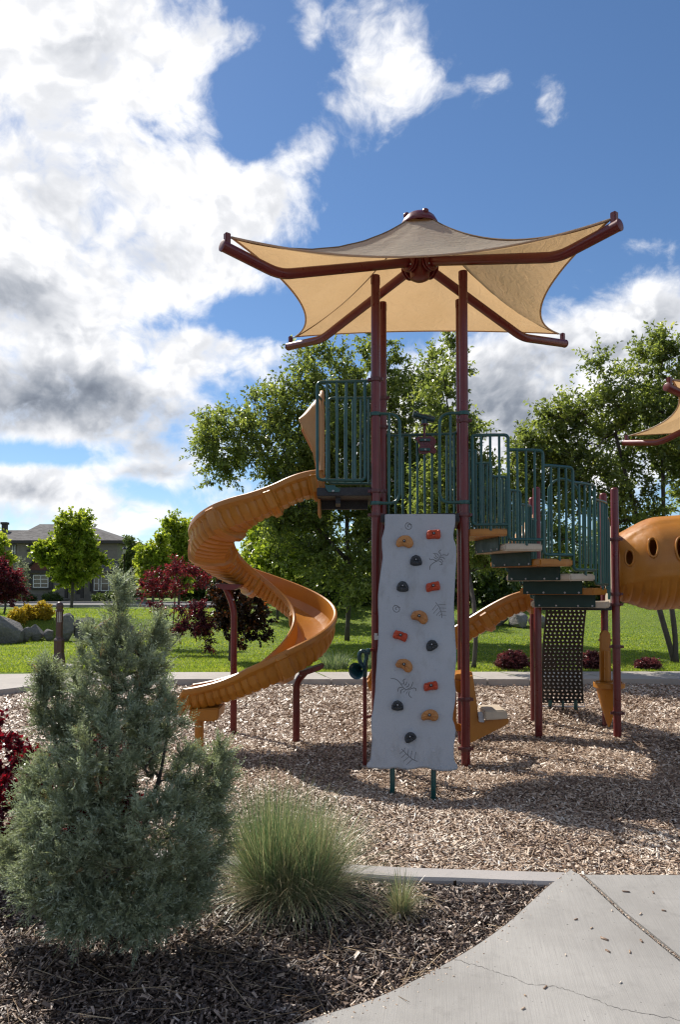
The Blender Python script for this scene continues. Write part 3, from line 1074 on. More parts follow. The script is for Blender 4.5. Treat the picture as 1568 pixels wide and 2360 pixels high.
def guard(frames, bars, par=None, name='guard_rail', closed=False, rad=0.05, clampat=()):
    """frames: list of outlines; bars: list of (bottom, top)"""
    root = MB()
    for fr in frames:
        root.tube(fillet(fr, rad, 5), RR, 10)
    for p, z in clampat:
        root.lathe([(PR + .001, -.018), (PR + .012, -.018), (PR + .015, 0), (PR + .012, .018), (PR + .001, .018)], (p.x, p.y, z), seg=20, caps=False)
    o = root.build(name, M['green'], par or play)
    for a, b in bars:
        mb_ = MB(); mb_.rod(a, b, BRAD, 8); mb_.build('bar', M['green'], o)
    return o


yq = 7.415
g = guard([[P(858, 877.5, yq), P(731.5, 881, yq), P(732, 1106, yq), P(842, 1107, yq), P(841.5, 890, yq), P(841.5, 879, yq)]],
          [(P(x, 1106, yq), P(x, 880, yq)) for x in (754, 776.5, 798.5, 819)])
yq = 8.34
g2 = guard([[P(872, 917, yq), P(757.5, 918, yq), P(758, 1114, yq), P(872, 1115, yq)]],
           [(P(x, 1114, yq), P(x, 918, yq)) for x in (778, 796, 814, 832, 850)])
mb = MB(); mb.rod(P(733, 912, 7.415), P(759, 943, 8.34), 0.0125, 8); mb.build('cross_bar', M['green'], g)
yq = 7.325
FLZ = [z_of(955, FL.y), z_of(1160, FL.y)]
guard([[Vector((FL.x, FL.y - 0.03, FLZ[0])), P(922, 954, 7.33), P(922, 1160, 7.33), Vector((FL.x, FL.y - 0.03, FLZ[1]))]], [(P(897.5, 1159, 7.335), P(897.5, 955, 7.335))], name='entry_rail', rad=0.11, clampat=[(FL, FLZ[0]), (FL, FLZ[1])])
FRZ = [z_of(953, FR.y), z_of(1158, FR.y)]
guard([[Vector((FR.x, FR.y - 0.03, FRZ[0])), P(1014, 953, 7.29), P(1014, 1159, 7.29), Vector((FR.x, FR.y - 0.03, FRZ[1]))]], [(P(1039, 1158, 7.29), P(1039, 955, 7.29))], name='entry_rail', rad=0.11, clampat=[(FR, FRZ[0]), (FR, FRZ[1])])
# back barrier of the upper deck
zt = z_of(1002, 8.23); bars = []
for k in range(10):
    q = BL.lerp(BR, (k + 0.75) / 10.6)
    bars.append((Vector((q.x, q.y, Z1 - 0.04)), Vector((q.x, q.y, zt))))
b0 = Vector((BL.x, BL.y, zt + 0.03)); b1 = Vector((BR.x, BR.y, zt + 0.04))
barrier = guard([[b0, bars[0][1], bars[-1][1], b1]], bars, name='barrier', rad=0.04)
mb = MB(); mb.rod(Vector((BL.x, BL.y, Z1 - 0.03)), Vector((BR.x, BR.y, Z1 - 0.03)), RR, 10); mb.build('bottom_rail', M['green'], barrier)

# --- toy binoculars over the barrier
bin_o = thing('toy_binoculars', (0, 0, 0)); bin_o.parent = play; bin_o.location = -play.location
Yb = 8.19
mb = MB()
for dy in (0, 0.055):
    a = P(952, 954, Yb + dy); b = P(978, 962, Yb + dy); c = P(1002, 968, Yb + dy)
    ax = (c - a).normalized()
    L = (c - a).length
    mb.lathe([(0.028, 0), (0.040, 0.004), (0.040, 0.04), (0.030, 0.05), (0.030, L * 0.45), (0.036, L * 0.5), (0.036, L * 0.95), (0.028, L)], a, ax, 16)
mb.build('eyepieces', M['horn'], bin_o)
mb = MB(); mb.rod(P(979, 968, Yb), P(979, 977, Yb), 0.034, 14); mb.build('swivel', M['horn'], bin_o)
mb = MB(); mb.lathe([(0.05, 0), (0.05, 0.012)], P(979, 980, Yb), (0, 0, 1), 18); mb.rod(P(979, 1022, Yb), P(979, 980, Yb), 0.014, 10); mb.build('pedestal', M['maroon'], bin_o)
mb = MB()
pl = [(957, 1010), (966, 1006), (980, 1008), (992, 1004), (1003, 1008), (1007, 1018), (1001, 1028), (1008, 1038), (1004, 1046), (990, 1043), (978, 1047), (966, 1044), (965, 1034), (969, 1026), (963, 1018)]
mb.prism([P(x, y, Yb - 0.01) for x, y in pl], (0, 0.016, 0)); mb.build('back_plate', M['maroon'], bin_o, bevel=0.003)
for yy in (1014, 1036):
    mb = MB(); mb.box(P(980, yy, Yb - 0.025), (0.12, 0.02, 0.03)); mb.build('strap', M['green'], bin_o, bevel=0.004)
    mb = MB(); mb.lathe([(0.011, 0), (0.008, 0.008)], P(981, yy, Yb - 0.035), (0, -1, 0), 10); mb.build('bolt', M['steel'], bin_o)

# --- climbing wall
WTL = P(887, 1183, 7.27); WTR = P(1050, 1184, 7.21); WBL = P(847, 1768, 6.33)
WN = (WTR - WTL).cross(WBL - WTL).normalized()
if WN.y > 0: WN = -WN
WU = (WTL - WBL).normalized(); WX = WU.cross(WN).normalized()
if WX.x < 0: WX = -WX


def wp(x, y, lift=0.0):
    """zoom picture coordinates on the wall"""
    return on_plane(784 + x * 0.29226, 1160.3 + y * 0.29226, WTL, WN) + WN * lift


wall = thing('climbing_wall', (0, 0, 0)); wall.parent = play; wall.location = -play.location
wall['label'] = 'light grey textured climbing wall with coloured hand holds'
out = [(355, 82), (352, 190), (342, 235), (330, 270), (331, 340), (338, 420), (328, 490), (318, 560), (308, 640), (300, 720), (300, 810), (304, 900), (304, 1010), (300, 1120), (292, 1190), (290, 1260), (285, 1330), (280, 1400), (277, 1480), (268, 1560), (262, 1620), (248, 1680), (246, 1760), (254, 1850), (250, 1910), (245, 1960), (243, 2005), (232, 2032), (214, 2046), (209, 2064), (211, 2082),
       (300, 2089), (385, 2091), (425, 2083), (450, 2083), (485, 2091), (530, 2098), (580, 2092), (630, 2081), (680, 2080), (705, 2087), (740, 2100), (800, 2108), (870, 2106), (925, 2099),
       (931, 2080), (928, 2060), (912, 2040), (902, 2015), (899, 1960), (901, 1900), (912, 1840), (916, 1790), (905, 1740), (890, 1700), (893, 1660), (905, 1600), (913, 1540), (915, 1480), (908, 1430), (905, 1380), (911, 1310), (918, 1250), (919, 1170), (914, 1100), (908, 1000), (904, 900), (901, 830), (902, 760), (906, 690), (909, 620), (913, 550), (917, 480), (920, 415), (918, 345), (910, 310), (899, 282), (896, 250), (901, 200), (909, 170), (912, 140), (912, 82)]
mb = MB(); mb.prism([wp(*q) for q in out], -WN * 0.035)
wall_panel = mb.build('panel', M['panel'], wall, bevel=0.007)


def hold(kind, x, y, ang, sc=1.0):
    base = {'tan': [(-66, 6), (-52, -26), (-10, -44), (36, -38), (64, -12), (68, 22), (50, 44), (22, 44), (2, 30), (-24, 22), (-52, 24)],
            'red': [(-52, -20), (-20, -27), (16, -31), (46, -31), (53, -4), (50, 23), (22, 26), (-8, 27), (-34, 33), (-52, 30), (-57, 4)],
            'dark': [(-46, 20), (-44, -6), (-26, -30), (4, -38), (34, -22), (46, 8), (40, 28), (10, 34), (-24, 32)]}[kind]
    ca, sa = math.cos(ang), math.sin(ang)
    pts = [((a * ca - b * sa) * sc, (a * sa + b * ca) * sc) for a, b in base]
    fine = [tuple(q)[:2] for q in spline([(a, b, 0) for a, b in pts + [pts[0]]], 33)][:-1]
    n = len(fine)
    mb = MB()
    rings = ((1.0, 0.0), (1.03, 0.014), (0.97, 0.034), (0.80, 0.047), (0.5, 0.050), (0.2, 0.044))
    vs = []
    for s, l in rings:
        for i, (a, b) in enumerate(fine):
            vs.append(wp(x + a * s, y + b * s, l + 0.004 * math.sin(i * 1.7 + x) * (l > 0.02) + 0.012 * (l > 0.02) * (-b * s / 40)))
    fs = [(r * n + i, r * n + (i + 1) % n, (r + 1) * n + (i + 1) % n, (r + 1) * n + i) for r in range(len(rings) - 1) for i in range(n)]
    fs.append(tuple((len(rings) - 1) * n + i for i in range(n)))
    mb.add(vs, fs, True)
    o = mb.build('hand_hold', M['hold_' + kind], wall)
    c = wp(x, y, 0.040)
    mb = MB(); mb.lathe([(0.014, 0), (0.014, 0.011), (0.009, 0.013), (0.007, 0.008)], c, WN, 14); mb.build('hold_bolt', M['rubber'], wall)
    mb = MB(); mb.lathe([(0.006, 0), (0.006, 0.0075)], wp(x, y, 0.0465), WN, 8); mb.build('bolt_pin', M['steel'], wall)
    return o


for (k, x, y, a) in (('tan', 507, 312, -0.18), ('tan', 625, 900, 0.15), ('tan', 505, 1280, 0.2), ('tan', 705, 1678, -0.2),
                     ('red', 740, 252, 0.06), ('red', 735, 662, -0.08), ('red', 478, 1050, 0.42), ('red', 718, 1445, -0.06),
                     ('dark', 600, 458, -0.05), ('dark', 495, 663, 0.0), ('dark', 723, 1125, -0.5), ('dark', 455, 1600, 0.0), ('dark', 553, 1848, -0.55)):
    hold(k, x, y, a)
for (x, y) in ((487, 197), (770, 197), (463, 727), (760, 727), (437, 1308), (750, 1310), (410, 1945), (737, 1950)):
    mb = MB(); mb.lathe([(0.014, 0.0005), (0.014, 0.003), (0.010, 0.004)], wp(x, y), WN, 14)
    mb.lathe([(0.006, 0.003), (0.005, 0.008)], wp(x, y), WN, 8); mb.build('bolt', M['steel'], wall)


def carve(lines, name='carving'):  # flat strips just above the panel, groove shade painted as dark colour
    mb = MB()
    for ln in lines:
        ps = [wp(x, y, 0.0006) for x, y in (ln if len(ln) < 3 else [tuple(q)[:2] for q in spline([(a, b, 0) for a, b in ln], len(ln) * 4)])]
        L = []; R_ = []
        for i, p in enumerate(ps):
            t = (ps[min(i + 1, len(ps) - 1)] - ps[max(i - 1, 0)]).normalized()
            nn = t.cross(WN).normalized()
            w = 0.0038 * (0.5 + 0.5 * min(1, 3 * min(i, len(ps) - 1 - i) / max(1, len(ps) - 1) + 0.3))
            L.append(p + nn * w); R_.append(p - nn * w)
        k = len(L)
        mb.add(L + R_, [(i, i + 1, k + i + 1, k + i) for i in range(k - 1)])
    return mb.build(name, M['carving'], wall_panel)


def snail(x, y, s):
    return [[(x + s * (a / 9.0) * math.cos(a), y + s * (a / 9.0) * math.sin(a)) for a in np.linspace(1.5, 10.6, 20)], [(x + s * 0.9, y - s * 0.3), (x - s * 0.2, y - s * 0.95), (x - s * 0.9, y - s * 0.7)]]


carve(snail(545, 180, 28)); carve(snail(450, 832, 29))
carve([[(755, 780), (785, 820), (803, 870), (806, 905)], [(780, 797), (835, 797)], [(788, 824), (840, 826)], [(797, 850), (840, 855)], [(803, 880), (838, 882)], [(762, 800), (728, 842)], [(775, 825), (738, 868)], [(790, 850), (760, 885)], [(800, 872), (782, 888)]])
carve([[(485, 1935), (525, 1975), (570, 2015), (612, 2035)], [(500, 1950), (472, 1975)], [(520, 1975), (485, 2005)], [(545, 1998), (500, 2035)], [(572, 2018), (525, 2060)], [(505, 1955), (512, 1928)], [(535, 1985), (540, 1940)], [(560, 2005), (568, 1950)], [(588, 2022), (600, 1960)]])
carve([[(400, 1380), (440, 1386), (470, 1410), (490, 1440)], [(490, 1440), (515, 1465), (550, 1470)], [(480, 1425), (505, 1420), (500, 1395), (520, 1382)], [(505, 1430), (520, 1430), (528, 1405)], [(520, 1450), (540, 1440), (545, 1420)], [(535, 1460), (560, 1450), (578, 1405)], [(550, 1468), (580, 1455), (600, 1462), (600, 1480)], [(495, 1450), (465, 1455), (455, 1485)], [(505, 1462), (482, 1475), (480, 1500)], [(520, 1472), (500, 1490)], [(535, 1478), (522, 1505)], [(550, 1480), (545, 1510), (568, 1535)]])
carve([[(708, 525), (715, 490), (745, 465), (770, 455)], [(770, 455), (790, 425), (795, 400)], [(795, 400), (782, 380), (800, 365)], [(800, 410), (820, 405), (850, 408), (857, 388)], [(790, 425), (812, 425), (828, 440)], [(785, 440), (805, 445), (812, 465)], [(775, 452), (795, 460), (808, 480), (785, 485)], [(780, 430), (760, 420), (750, 400)], [(775, 440), (755, 435), (742, 420)], [(768, 452), (748, 448), (735, 440)], [(780, 420), (770, 400), (735, 395)], [(760, 460), (735, 440), (715, 445), (705, 430)]])
for (x0, x1, yg) in ((905, 906, 1824), (1000, 1001, 1830)):
    top = on_plane(x0, 1765, WTL - WN * 0.045, WN)
    mb = MB(); mb.tube([top + WU * 0.25, top, (top.x, top.y + 0.02, -0.3)], 0.023, 14)
    mb.build('leg', M['green'], wall)
mb = MB()
for fx_, fyy in ((0.25, 0.02), (0.75, 0.02)):
    a = wp(*[(450, 300), (780, 300)][fx_ > 0.5], -0.05); b = wp(*[(420, 2000), (740, 2000)][fx_ > 0.5], -0.05)
    mb.rod(a, b, 0.018, 10)
mb.build('back_frame', M['green'], wall)

# --- spiral slide
HC = Vector((-0.89, 8.55)); HR = 0.61


def slide_path_1():
    pts = []
    L1 = 0.66; Lc = 2 * PI * HR; L2 = 0.80
    tot = L1 + Lc + L2
    keys_s = [0, 0.12, L1, L1 + Lc * 0.25, L1 + Lc * 0.5, L1 + Lc * 0.75, L1 + Lc, L1 + Lc + 0.45, tot]
    keys_z = [2.655, 2.645, 2.38, 1.94, 1.49, 1.03, 0.55, 0.41, 0.35]
    n = int(tot / 0.0075)
    for i in range(n + 1):
        s = tot * i / n
        if s < L1:
            x, y, h = HC.x + (L1 - s), HC.y - HR, Vector((-1, 0, 0))
        elif s < L1 + Lc:
            a = -PI / 2 - (s - L1) / HR
            x, y = HC.x + HR * math.cos(a), HC.y + HR * math.sin(a)
            h = Vector((math.sin(a), -math.cos(a), 0))
        else:
            x, y, h = HC.x - (s - L1 - Lc), HC.y - HR, Vector((-1, 0, 0))
        bank = float(sstep(L1 - 0.35, L1 + 0.35, s) * (1 - sstep(L1 + Lc - 0.45, L1 + Lc + 0.35, s)))
        pts.append([x, y, 0.0, h, s, bank])
    zs = np.interp([p[4] for p in pts], keys_s, keys_z)
    k = 47
    pad = np.concatenate([np.full(k // 2, zs[0]), zs, np.full(k // 2, zs[-1])])
    zs = np.convolve(pad, np.ones(k) / k, 'valid')
    for p, z in zip(pts, zs): p[2] = z
    joints = [0.02, 0.46, 0.98, L1 + Lc * 0.25, L1 + Lc * 0.44, L1 + Lc * 0.66, L1 + Lc * 0.93, tot]
    return pts, joints


def slide_path_2():
    pts = []
    tot = 2.0
    n = int(tot / 0.0125)
    for i in range(n + 1):
        s = tot * i / n
        pts.append([2.36 - s * 0.985, 9.02 + 0.17 * s, 0.0, Vector((-0.985, 0.17, 0)).normalized(), s, 0.0])
    zs = np.interp([p[4] for p in pts], [0, 0.1, 0.35, 1.55, 2.0], [1.40, 1.39, 1.28, 0.52, 0.40])
    k = 25
    pad = np.concatenate([np.full(k // 2, zs[0]), zs, np.full(k // 2, zs[-1])])
    zs = np.convolve(pad, np.ones(k) / k, 'valid')
    for p, z in zip(pts, zs): p[2] = z
    return pts, [0.02, 0.52, 1.2, 2.0]


def make_slide(name, pathf, par, mat, wid=0.255, hi=0.20, ho=0.215, label=None):
    pts, joints = pathf()
    root = thing(name, (0, 0, 0)); root.parent = par; root.location = -world_off(par)
    if label: root['label'] = label
    n = len(pts)
    rings = []
    for i, (x, y, z, h, s, bank) in enumerate(pts):
        z0 = pts[max(i - 1, 0)][2]; z1 = pts[min(i + 1, n - 1)][2]
        ds = pts[min(i + 1, n - 1)][4] - pts[max(i - 1, 0)][4]
        t = (h + Vector((0, 0, (z1 - z0) / ds))).normalized()
        left = Vector((-h.y, h.x, 0))          # left of travel = outside of the turn
        roll = 0.10 * bank
        lat = (left * math.cos(roll) + Vector((0, 0, 1)) * math.sin(roll)).normalized()
        up = t.cross(lat)
        if up.z < 0: up = -up
        hl = ho + 0.055 * bank; hr = hi + 0.01 * bank
        dj = min(abs(s - j) for j in joints)
        flange = float(1 - sstep(0.036, 0.046, dj))
        seg_start = max([j for j in joints if j <= s + 1e-6] or [0]); seg_end = min([j for j in joints if j >= s - 1e-6] or [joints[-1]])
        inpanel = float(sstep(0.055, 0.075, dj))
        u = (s - seg_start - 0.065) / 0.078
        ribw = 0.5 - 0.5 * math.cos(2 * PI * u)
        rib = -0.016 * inpanel * math.exp(-((u - round(u)) / 0.13) ** 2) - 0.012 * inpanel
        groove = -0.004 * (1 - float(sstep(0.0, 0.007, dj)))
        endt = float(sstep(0, 0.10, pts[-1][4] - s)) * 0.45 + 0.55
        hl *= endt; hr *= endt
        w = wid
        prof = [(w + 0.012, hl - 0.030), (w + 0.006, hl - 0.004), (w - 0.012, hl + 0.006), (w - 0.030, hl - 0.002), (w - 0.038, hl - 0.03),
                (w - 0.044, hl * 0.62), (w - 0.052, hl * 0.36), (w - 0.080, 0.060), (w - 0.125, 0.018), (w * 0.22, 0.002),
                (-w * 0.22, 0.002), (-(w - 0.125), 0.018), (-(w - 0.080), 0.060), (-(w - 0.052), hr * 0.36), (-(w - 0.044), hr * 0.62),
                (-(w - 0.038), hr - 0.03), (-(w - 0.030), hr - 0.002), (-(w - 0.012), hr + 0.006), (-(w + 0.006), hr - 0.004), (-(w + 0.012), hr - 0.030)]
        inner_ct = len(prof)
        e = 0.032 * flange + groove
        r2 = rib
        outer = [(-(w + 0.010 + e), hr - 0.055), (-(w - 0.002 + e), hr - 0.070), (-(w - 0.006 + e + r2), hr * 0.60), (-(w - 0.010 + e + r2), hr * 0.3), (-(w - 0.03 + e + r2), 0.02 - e - r2), (-(w - 0.085), -0.035 - e - r2), (-w * 0.25, -0.05 - e - r2),
                 (w * 0.25, -0.05 - e - r2), (w - 0.085, -0.035 - e - r2), (w - 0.03 + e + r2, 0.02 - e - r2), (w - 0.010 + e + r2, hl * 0.3), (w - 0.006 + e + r2, hl * 0.60), (w - 0.002 + e, hl - 0.070), (w + 0.010 + e, hl - 0.055)]
        c = Vector((x, y, z))
        rings.append([c + lat * a + up * b for a, b in prof + outer])
    k = len(rings[0])
    idx = [0] + [min(range(n), key=lambda i: abs(pts[i][4] - j)) for j in joints[1:-1]] + [n - 1]
    for a, b in zip(idx[:-1], idx[1:]):
        mb = MB()
        rr = rings[a:b + 1]
        vs = [p for r in rr for p in r]
        fs = [(i * k + j, i * k + (j + 1) % k, (i + 1) * k + (j + 1) % k, (i + 1) * k + j) for i in range(len(rr) - 1) for j in range(k)]
        mb.add(vs, fs, True)
        mb.f.append(tuple(range(k))); mb.s.append(False)
        mb.f.append(tuple((len(rr) - 1) * k + j for j in range(k))); mb.s.append(False)
        mb.build('slide_section', M[mat], root, sharp=28)
    return root, pts


slide, sp = make_slide('spiral_slide', slide_path_1, play, 'orange', label='orange moulded plastic spiral slide')
# entry collar and end foot
mb = MB(); mb.box((-0.20, 7.67, ZL + 0.14), (0.06, 0.03, 0.22)); mb.box((-0.20, 8.19, ZL + 0.14), (0.06, 0.03, 0.22))
mb.box((-0.17, 7.93, ZL + 0.02), (0.10, 0.5, 0.03)); mb.box((-0.22, 7.93, ZL - 0.16), (0.03, 0.48, 0.18))
mb.build('entry_collar', M['orange'], slide, bevel=0.01)
ex_ = sp[-1]
mb = MB()
foot = [(438, 1636), (505, 1632), (503, 1655), (497, 1663), (440, 1663), (433, 1650)]
mb.prism([P(x, y, 7.72) for x, y in foot], (0, 0.42, 0)); mb.build('exit_box', M['orange'], slide, bevel=0.012)
lp = P(459, 1665, 7.93)
mb = MB(); mb.rod((lp.x, lp.y, lp.z + 0.05), (lp.x, lp.y, -0.3), 0.048, 14); mb.build('exit_leg', M['orange'], slide)


def bent_support(base, bendp, top, name='support_post'):
    mb = MB(); mb.tube(fillet([base, bendp, top], 0.14, 6), 0.040, 14)
    d = (top - bendp).normalized()
    o = mb.build(name, M['maroon'], slide)
    return o


b = ground_pt(538, 1690, -0.11); s1 = bent_support(Vector((b.x, b.y, -0.3)), Vector((b.x, b.y, z_of(1400, b.y))), P(519, 1352, b.y - 0.02))
mb = MB(); c = P(522, 1350, 8.78)
mb.prism([P(x, y, 8.62) for x, y in ((494, 1345), (556, 1347), (549, 1355), (537, 1360), (512, 1359), (500, 1353))], (0, 0.30, 0)); mb.build('saddle', M['maroon'], s1, bevel=0.006)
b = ground_pt(683, 1715, -0.11); s2 = bent_support(Vector((b.x, b.y, -0.3)), Vector((b.x, b.y, z_of(1572, b.y))), P(704, 1548, b.y - 0.05))
mb = MB(); mb.prism([P(x, y, 8.02) for x, y in ((688, 1549), (742, 1532), (748, 1537), (738, 1545), (700, 1558), (690, 1556))], (0, 0.22, 0)); mb.build('saddle', M['maroon'], s2, bevel=0.006)
for so, (x, y, Y) in ((s1, (541, 1366, 8.75)), (s1, (538, 1382, 8.8)), (s2, (694, 1556, 8.1))):
    mb = MB(); mb.lathe([(0.012, 0), (0.008, 0.012)], P(x, y, Y), (0, -1, 0), 10); mb.build('bolt', M['steel'], so)


def hood(o0, sx, w0, zb, zs, zt, par, mat='orange_faded'):
    """curved hood over a slide entrance; o0 = middle of the entrance, runs to -X by sx"""
    mb = MB()
    NX, NA = 10, 22
    vs = []
    for i in range(NX + 1):
        w = i / NX
        X = o0.x - sx * w
        apex = zt - (zt - zs) * 0.98 * w
        low = zb if w < 0.33 else zb + 0.13 + (w - 0.33) / 0.67 * (zs - 0.03 - zb - 0.13)
        for j in range(NA + 1):
            a = PI * j / NA
            cy = -math.cos(a); sz = math.sin(a)
            yy = math.copysign(abs(cy) ** 0.45, cy) * w0 / 2
            zz = low + (apex - low) * (sz ** 0.62)
            vs.append((X, o0.y + yy, zz))
    fs = [(i * (NA + 1) + j, i * (NA + 1) + j + 1, (i + 1) * (NA + 1) + j + 1, (i + 1) * (NA + 1) + j) for i in range(NX) for j in range(NA)]
    mb.add(vs, fs, True)
    o = mb.build('hood', M[mat], par)
    m = o.modifiers.new('s', 'SOLIDIFY'); m.thickness = 0.022; m.offset = -1
    mb = MB()
    arch = [Vector((o0.x + 0.012, o0.y - math.cos(PI * j / 24) / max(1e-9, abs(math.cos(PI * j / 24))) * abs(math.cos(PI * j / 24)) ** 0.45 * w0 / 2 if j != 12 else o0.y, zb - 0.1 + (zt - zb + 0.1) * math.sin(PI * j / 24) ** 0.62)) for j in range(25)]
    mb.tube(arch, 0.022, 8); mb.build('hood_rim', M[mat], o)
    return o


hood(Vector((-0.205, 7.92, 0)), 0.225, 0.58, 2.95, 3.41, 3.72, slide)

slide2, sp2 = make_slide('straight_slide', slide_path_2, play, 'orange', label='short orange slide behind the climbing wall')
hood(Vector((2.34, 9.03, 0)), 0.22, 0.56, 1.75, 2.20, 2.50, slide2)
mb = MB(); mb.rod((1.05, 9.25, 0.6), (1.05, 9.25, -0.3), 0.04, 12); mb.build('support_post', M['maroon'], slide2)

# --- curved stair to the lower deck
SCN = Vector((1.39, 8.65, 0)); NST = 6
TH0, TH1 = math.radians(-93), math.radians(-7)


def st_pt(k, side, z):
    """k = 0..6 along the stair, side 0 inner .. 1 outer"""
    f = k / NST
    a = TH0 + (TH1 - TH0) * f
    ri = 0.50 + 0.40 * f; ro = 1.36 + 0.34 * f
    r = ri + (ro - ri) * side
    return Vector((SCN.x + r * math.cos(a), SCN.y + r * math.sin(a), z))


stair = thing('curved_stair', (0, 0, 0)); stair.parent = play; stair.location = -play.location
zst = [2.215 - 0.147 * i for i in range(NST)]
for i in range(NST):
    poly = [st_pt(i - 0.12, 0, 0), st_pt(i - 0.12, 1, 0), st_pt(i + 0.3, 1.01, 0), st_pt(i + 0.7, 1.01, 0), st_pt(i + 1.0, 1, 0), st_pt(i + 1.0, 0, 0)]
    mb = MB(); mb.prism([(p.x, p.y, zst[i] - 0.072) for p in poly], (0, 0, 0.072))
    mb.build('step', M['orange' if i % 2 == 0 else 'cream'], stair, bevel=0.014)
    if i > 0 or True:
        zu = (zst[i - 1] - 0.074) if i else Z1 - 0.09
        a = st_pt(i - 0.13, 0.06, 0); bq = st_pt(i - 0.13, 0.86, 0)
        t = (bq - a).normalized(); nn = Vector((t.y, -t.x, 0))
        if nn.y > 0: nn = -nn
        if i == 0: nn = Vector((-1, 0, 0))
        mb = MB(); mb.prism([(a.x, a.y, zst[i] - 0.066), (bq.x, bq.y, zst[i] - 0.066), (bq.x, bq.y, zu), (a.x, a.y, zu)], nn * 0.012)
        rz = mb.build('riser', M['green_dark'], stair, bevel=0.002)
        for q in (0.08, 0.36, 0.72, 0.95):
            c = a.lerp(bq, q) + nn * 0.012; c.z = zst[i] - 0.048
            mb = MB(); mb.lathe([(0.0105, 0), (0.0105, 0.004), (0.006, 0.008)], c, nn, 10); mb.build('bolt', M['steel'], rz)


def stair_rail(side):
    frames = []; bars = []
    for j in range(NST - 1 if side else NST):
        b_, t_ = zst[j] + 0.04, zst[j] + 0.93
        nb_ = (zst[j + 1] + 0.04) if j + 1 < NST else b_
        N_ = 4
        top = [st_pt(j + q / N_, side, t_) for q in range(N_ + 1)]
        frames.append([st_pt(j, side, t_ - 0.0)] + top[1:] + [st_pt(j + 1, side, nb_ + 0.05)])
        bot = [st_pt(j + q / N_, side, b_) for q in range(N_ + 1)]
        frames.append([st_pt(j, side, t_)] + bot + [])
        for q in (0.25, 0.5, 0.75):
            bars.append((st_pt(j + q, side, b_), st_pt(j + q, side, t_)))
        bars.append((st_pt(j + 0.5, side, zst[j] - 0.02), st_pt(j + 0.5, side, b_)))
    if side:
        j = NST - 1
        frames.append([st_pt(j, side, zst[j] + 0.93), st_pt(j + 0.35, side, zst[j] + 0.92), st_pt(j + 0.7, side, zst[j] + 0.86), st_pt(j + 0.72, side, zst[j] + 0.05)])
        bars.append((st_pt(j + 0.3, side, zst[j] + 0.02), st_pt(j + 0.3, side, zst[j] + 0.92)))
        bars.append((st_pt(j + 0.5, side, zst[j] + 0.02), st_pt(j + 0.5, side, zst[j] + 0.9)))
    return guard(frames, bars, stair, 'stair_rail', rad=0.075)


stair_rail(1); stair_rail(0)
# hoop and barrier on the lower deck
yq = 9.45
guard([[P(1266, 1300, yq), P(1266, 1118, yq), P(1290, 1102, yq), P(1318, 1108, yq), P(1336, 1130, yq), P(1338, 1300, yq)]], [(P(x, 1300, yq), P(x, 1170, yq)) for x in (1345, 1357, 1369, 1381)] + [(P(x, 1300, 9.2), P(x, 1200, 9.2)) for x in (1250, 1258)], name='barrier', rad=0.1)
mb = MB()
zz = [1.36, 2.36]
for w0, w1 in ((0.03, 0.97),):
    a = PC.lerp(PD, 0.08); b2 = PC.lerp(PD, 0.92)
    mb.prism([(a.x, a.y, zz[0]), (b2.x, b2.y, zz[0]), (b2.x, b2.y, zz[1]), (a.x, a.y, zz[1])], (0.02, 0, 0))
mb.build('tunnel_panel', M['cream'], play, bevel=0.004)

# --- crawl tunnel
TA = Vector((3.27, 8.86, 1.865)); TD = Vector((0.975, -0.20, 0)).normalized(); TS = TD.cross(UP)
tun = thing('crawl_tunnel', (0, 0, 0)); tun.parent = play; tun.location = -play.location
tun['label'] = 'bulging orange crawl tunnel with oval portholes'
NS, NA = 220, 100
LT = 2.3


def tun_r(s):
    return 0.36 + 0.20 * float(sstep(-0.12, 0.50, s)) * (1 - float(sstep(LT - 0.62, LT, s)))


holes = [(0.13, 2.70, .042, .090), (0.37, 2.84, .046, .115), (0.66, 2.74, .055, .135), (1.0, 2.6, .06, .14)]
vs = []; vz = {}
for i in range(NS + 1):
    s = LT * i / NS
    c = TA + TD * s + UP * 0.07 * math.sin(PI * s / LT)
    for j in range(NA):
        a = 2 * PI * j / NA
        # a = 0 up, pi/2 towards the camera
        r = tun_r(s)
        low = a
        rib = 0.0
        dd = abs(((a - PI) + PI) % (2 * PI) - PI)     # angle from the bottom
        ridge_a = 1.30 - 0.9 * ((s - 0.55) / 0.9) ** 2
        rib += -0.011 * math.exp(-(((s / 0.09) - round(s / 0.09)) / 0.14) ** 2) * float(1 - sstep(ridge_a - 0.14, ridge_a - 0.08, dd))
        rib += 0.014 * math.exp(-((dd - ridge_a) / 0.05) ** 2)
        ra2 = 2.62 - 0.5 * ((s - 0.75) / 0.9) ** 2
        rib += -0.014 * float(1 - sstep(ra2 - 0.02, ra2 + 0.05, dd)) * float(sstep(0.08, 0.2, s))
        r += rib
        vs.append(c + (UP * math.cos(a) - TS * -math.sin(a) * 1.0) * r)
fs = []
for i in range(NS):
    for j in range(NA):
        s = LT * (i + .5) / NS; a = 2 * PI * (j + .5) / NA
        dd = abs(((a - PI) + PI) % (2 * PI) - PI)
        sidecam = (vs[i * NA + j] - TA).dot(Vector((0, -1, 0))) > 0
        cut = False
        for hs, ha, hw, hh in holes:
            dz = (dd - (ha - 0.9)) * tun_r(s)
            if ((s - hs) / hw) ** 2 + (dz / hh) ** 2 < 1: cut = True
        if not cut:
            fs.append((i * NA + j, i * NA + (j + 1) % NA, (i + 1) * NA + (j + 1) % NA, (i + 1) * NA + j))
mb = MB(); mb.add(vs, fs, True)
o = mb.build('shell', M['orange'], tun)
m = o.modifiers.new('s', 'SOLIDIFY'); m.thickness = 0.02; m.offset = -1
